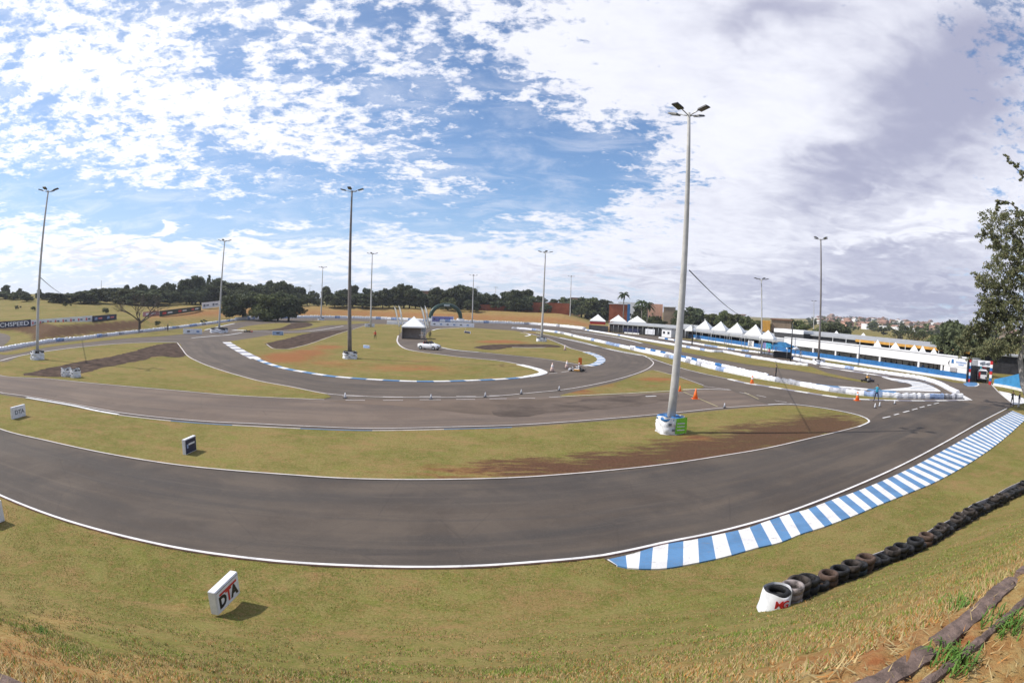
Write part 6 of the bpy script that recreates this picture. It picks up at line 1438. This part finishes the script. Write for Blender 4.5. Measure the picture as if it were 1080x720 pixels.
# town trees
tp = tree_proto(31, 10, per=40, size=.09, w_=.5, leafm=LF_D); tp2 = tree_proto(32, 10, per=40, size=.09, w_=.6, leafm=LF_G)
for i in range(190):
    px = rg.uniform(850, 1080); r = 300 + 1750 * rg.random(); q = at(px, 345, r); H = rg.uniform(5, 10); copy_tree(rg.choice((tp, tp2)), (q.x, q.y, hz(q.x, q.y) - .3), rg.uniform(0, 6), 'small tree between the houses of the distant town', 'trees of the distant town', (H * 1.5, H * 1.5, H))
for o in (tp, tp2):
    for c in list(o.children): bpy.data.objects.remove(c)
    bpy.data.objects.remove(o)
for i, (px, yt, d_, yb) in enumerate(((296, 302, 300, 0), (523, 302, 300, 0), (504, 302, 300, 0), (327, 300, 300, 0), (731, 340, 146, 0), (107, 296, 330, 0), (836, 341, 112, 0))):
    p = at(px, yt, d_); z0 = hz(p.x, p.y); t = thing('utility_pole', (p.x, p.y, z0), 'thin utility pole %s' % ['above the big round bush', 'right of the arch, right one', 'right of the arch, left one', 'left of the third floodlight pole', 'in front of the first pointed tents', 'among the trees at the left', 'by the blue canopy'][i], 'utility pole'); tbo('pole', [V((0, 0, 0)), V((0, 0, p.z - z0))], [.16, .1], CONC if i < 4 else DGREY, t, 8)
    if i < 4: bxo('crossarm', (0, 0, p.z - z0 - .5), (2.2, .12, .12), DGREY, t)

# ------------------------------------------------------------ grass blades near the camera
def blades():
    rng = np.random.default_rng(8); out = []; cols = []
    def patch(n, smin, smax, tmin, tmax, ln, kind):
        s = rng.uniform(smin, smax, n); t = tmin + (tmax - tmin) * rng.random(n) ** 1.4; X = np.stack([CREST_N[1] * s + CREST_N[0] * t, CREST_Y - CREST_N[0] * s + CREST_N[1] * t], 1)
        r = np.hypot(X[:, 0], X[:, 1]); az = np.degrees(np.arctan2(X[:, 0], X[:, 1])); keep = (np.abs(az) < 66) & (pl_dist(X, NEAR_OUT[1:]) > .1) & ~inside(X, ASPC)
        cl = (np.sin(X[:, 0] * 2.3 + np.sin(X[:, 1] * 3.1) * 1.5) + np.sin(X[:, 1] * 2.9 + X[:, 0] * 1.1) + rng.normal(0, .5, n)); keep &= cl > -.9; keep &= rng.random(len(X)) > soil(X)[:, 0] * 1.5 - .25
        X = X[keep]; t = t[keep]; cl = cl[keep]; n = len(X); z = height(X); L = ln * rng.uniform(.5, 1.3, n) * (1 + .25 * np.clip(cl, 0, 2)); a = rng.uniform(0, 6.28, n); lean = rng.uniform(.6, 1.5, n) * (1.3 if kind == 'straw' else .8)
        w_ = rng.uniform(.0035, .008, n) * (1.0 if tmax < 6 else 1.8); dx = np.cos(a); dy = np.sin(a); b0 = np.stack([X[:, 0] - dy * w_, X[:, 1] + dx * w_, z - .005], 1); b1 = np.stack([X[:, 0] + dy * w_, X[:, 1] - dx * w_, z - .005], 1)
        tip = np.stack([X[:, 0] + dx * L * np.sin(lean), X[:, 1] + dy * L * np.sin(lean), z + L * np.cos(lean) * .9 + .004], 1); out.append(np.stack([b0, b1, tip], 1).reshape(-1, 3))
        green = np.array([.15, .21, .035]); straw = np.array([.36, .27, .13]); orange = np.array([.36, .17, .055]); olive = np.array([.18, .16, .06])
        dry = 1 - np.clip((t - 1.) / 6., 0, 1); u = rng.random(n); C = np.where((u < .22 + .25 * dry)[:, None], straw, np.where((u < .32 + .40 * dry)[:, None], orange, np.where((u < .75)[:, None], olive, green)))
        C = np.where(((cl > 1.1) & (u > .3))[:, None], green, C); 
        if kind == 'straw': C = np.where((u < .75)[:, None], straw * 1.05, orange)
        C = C * rng.uniform(.7, 1.25, n)[:, None]; cols.append(np.repeat(np.column_stack([C, np.ones(n)]), 3, 0))
    patch(190000, -9, 12, .15, 5.5, .045, 'g'); patch(230000, -20, 26, 3.5, 17., .034, 'g'); patch(30000, -5, 7, -1.6, .9, .09, 'straw'); patch(24000, -8, 11, .1, 4.5, .06, 'straw')
    V3 = np.vstack(out); C = np.vstack(cols); n = len(V3) // 3; me = bpy.data.meshes.new('grass_blades'); me.vertices.add(len(V3)); me.vertices.foreach_set('co', V3.astype(np.float32).ravel()); me.loops.add(n * 3); me.loops.foreach_set('vertex_index', np.arange(n * 3, dtype=np.int32))
    me.polygons.add(n); me.polygons.foreach_set('loop_start', np.arange(0, n * 3, 3, dtype=np.int32)); me.polygons.foreach_set('loop_total', np.full(n, 3, np.int32)); me.update(calc_edges=True)
    a_ = me.attributes.new('tint', 'FLOAT_COLOR', 'POINT'); a_.data.foreach_set('color', C.astype(np.float32).ravel())
    m, t, b, o_ = new_mat('grass_blade'); at_ = t.node('ShaderNodeAttribute', attribute_name='tint'); t.l.new(at_.outputs['Color'], b.inputs['Base Color']); b.inputs['Roughness'].default_value = .8; b.inputs['Specular IOR Level'].default_value = .1
    o = link('grass_blades', me, None, [m]); tag(o, 'short green and straw coloured grass growing on the near bank', 'grass', None, 'stuff')
blades()
def tuft(px, py, n, L, label):
    p = on_ground(px, py); rg = random.Random(px); bm = bmesh.new()
    for _ in range(n):
        a = rg.uniform(0, 6.28); l = L * rg.uniform(.5, 1.2); ln = rg.uniform(.2, 1.2); o = V((rg.gauss(0, .07), rg.gauss(0, .07), 0)); d = V((math.cos(a), math.sin(a), 0)); sd = V((-d.y, d.x, 0)) * .005
        m_ = o + d * l * .45 * math.sin(ln) + V((0, 0, l * .6)); e = o + d * l * math.sin(ln) + V((0, 0, l * .75 * math.cos(ln * .8)))
        v = [bm.verts.new(q) for q in (o - sd, o + sd, m_ + sd, m_ - sd, e)]; bm.faces.new(v[:4]); bm.faces.new((v[3], v[2], v[4]))
    o = from_bm('grass_tuft', bm, mat('lush_grass', (.10, .20, .03), .7, .3, 5.)); o.location = p; tag(o, label, 'grass tuft', None, 'stuff')
tuft(1058, 663, 90, .13, 'bright green grass tuft beside the concrete edging at the right'); tuft(1008, 700, 120, .13, 'larger bright green grass tuft below the edging near the bottom right corner'); tuft(1015, 641, 60, .1, 'low dark green grass tuft left of the concrete edging'); tuft(45, 668, 70, .12, 'green grass tuft near the bottom left corner')

# ------------------------------------------------------------ the air
bm = bmesh.new(); box(bm, (0, 0, 24), (5500, 5500, 54)); hz_o = from_bm('haze', bm, []); hz_o['kind'] = 'stuff'; hz_o['label'] = 'pale thin haze over the whole circuit and town'; hz_o['category'] = 'haze'
m = bpy.data.materials.new('haze_air'); m.use_nodes = True; t = NT(m.node_tree); t.n.clear(); out = t.node('ShaderNodeOutputMaterial'); pv = t.node('ShaderNodeVolumePrincipled'); pv.inputs['Color'].default_value = (.86, .90, 1, 1); pv.inputs['Density'].default_value = .00018; pv.inputs['Anisotropy'].default_value = .3
t.l.new(pv.outputs[0], out.inputs['Volume']); hz_o.data.materials.append(m); S.cycles.volume_bounces = 0
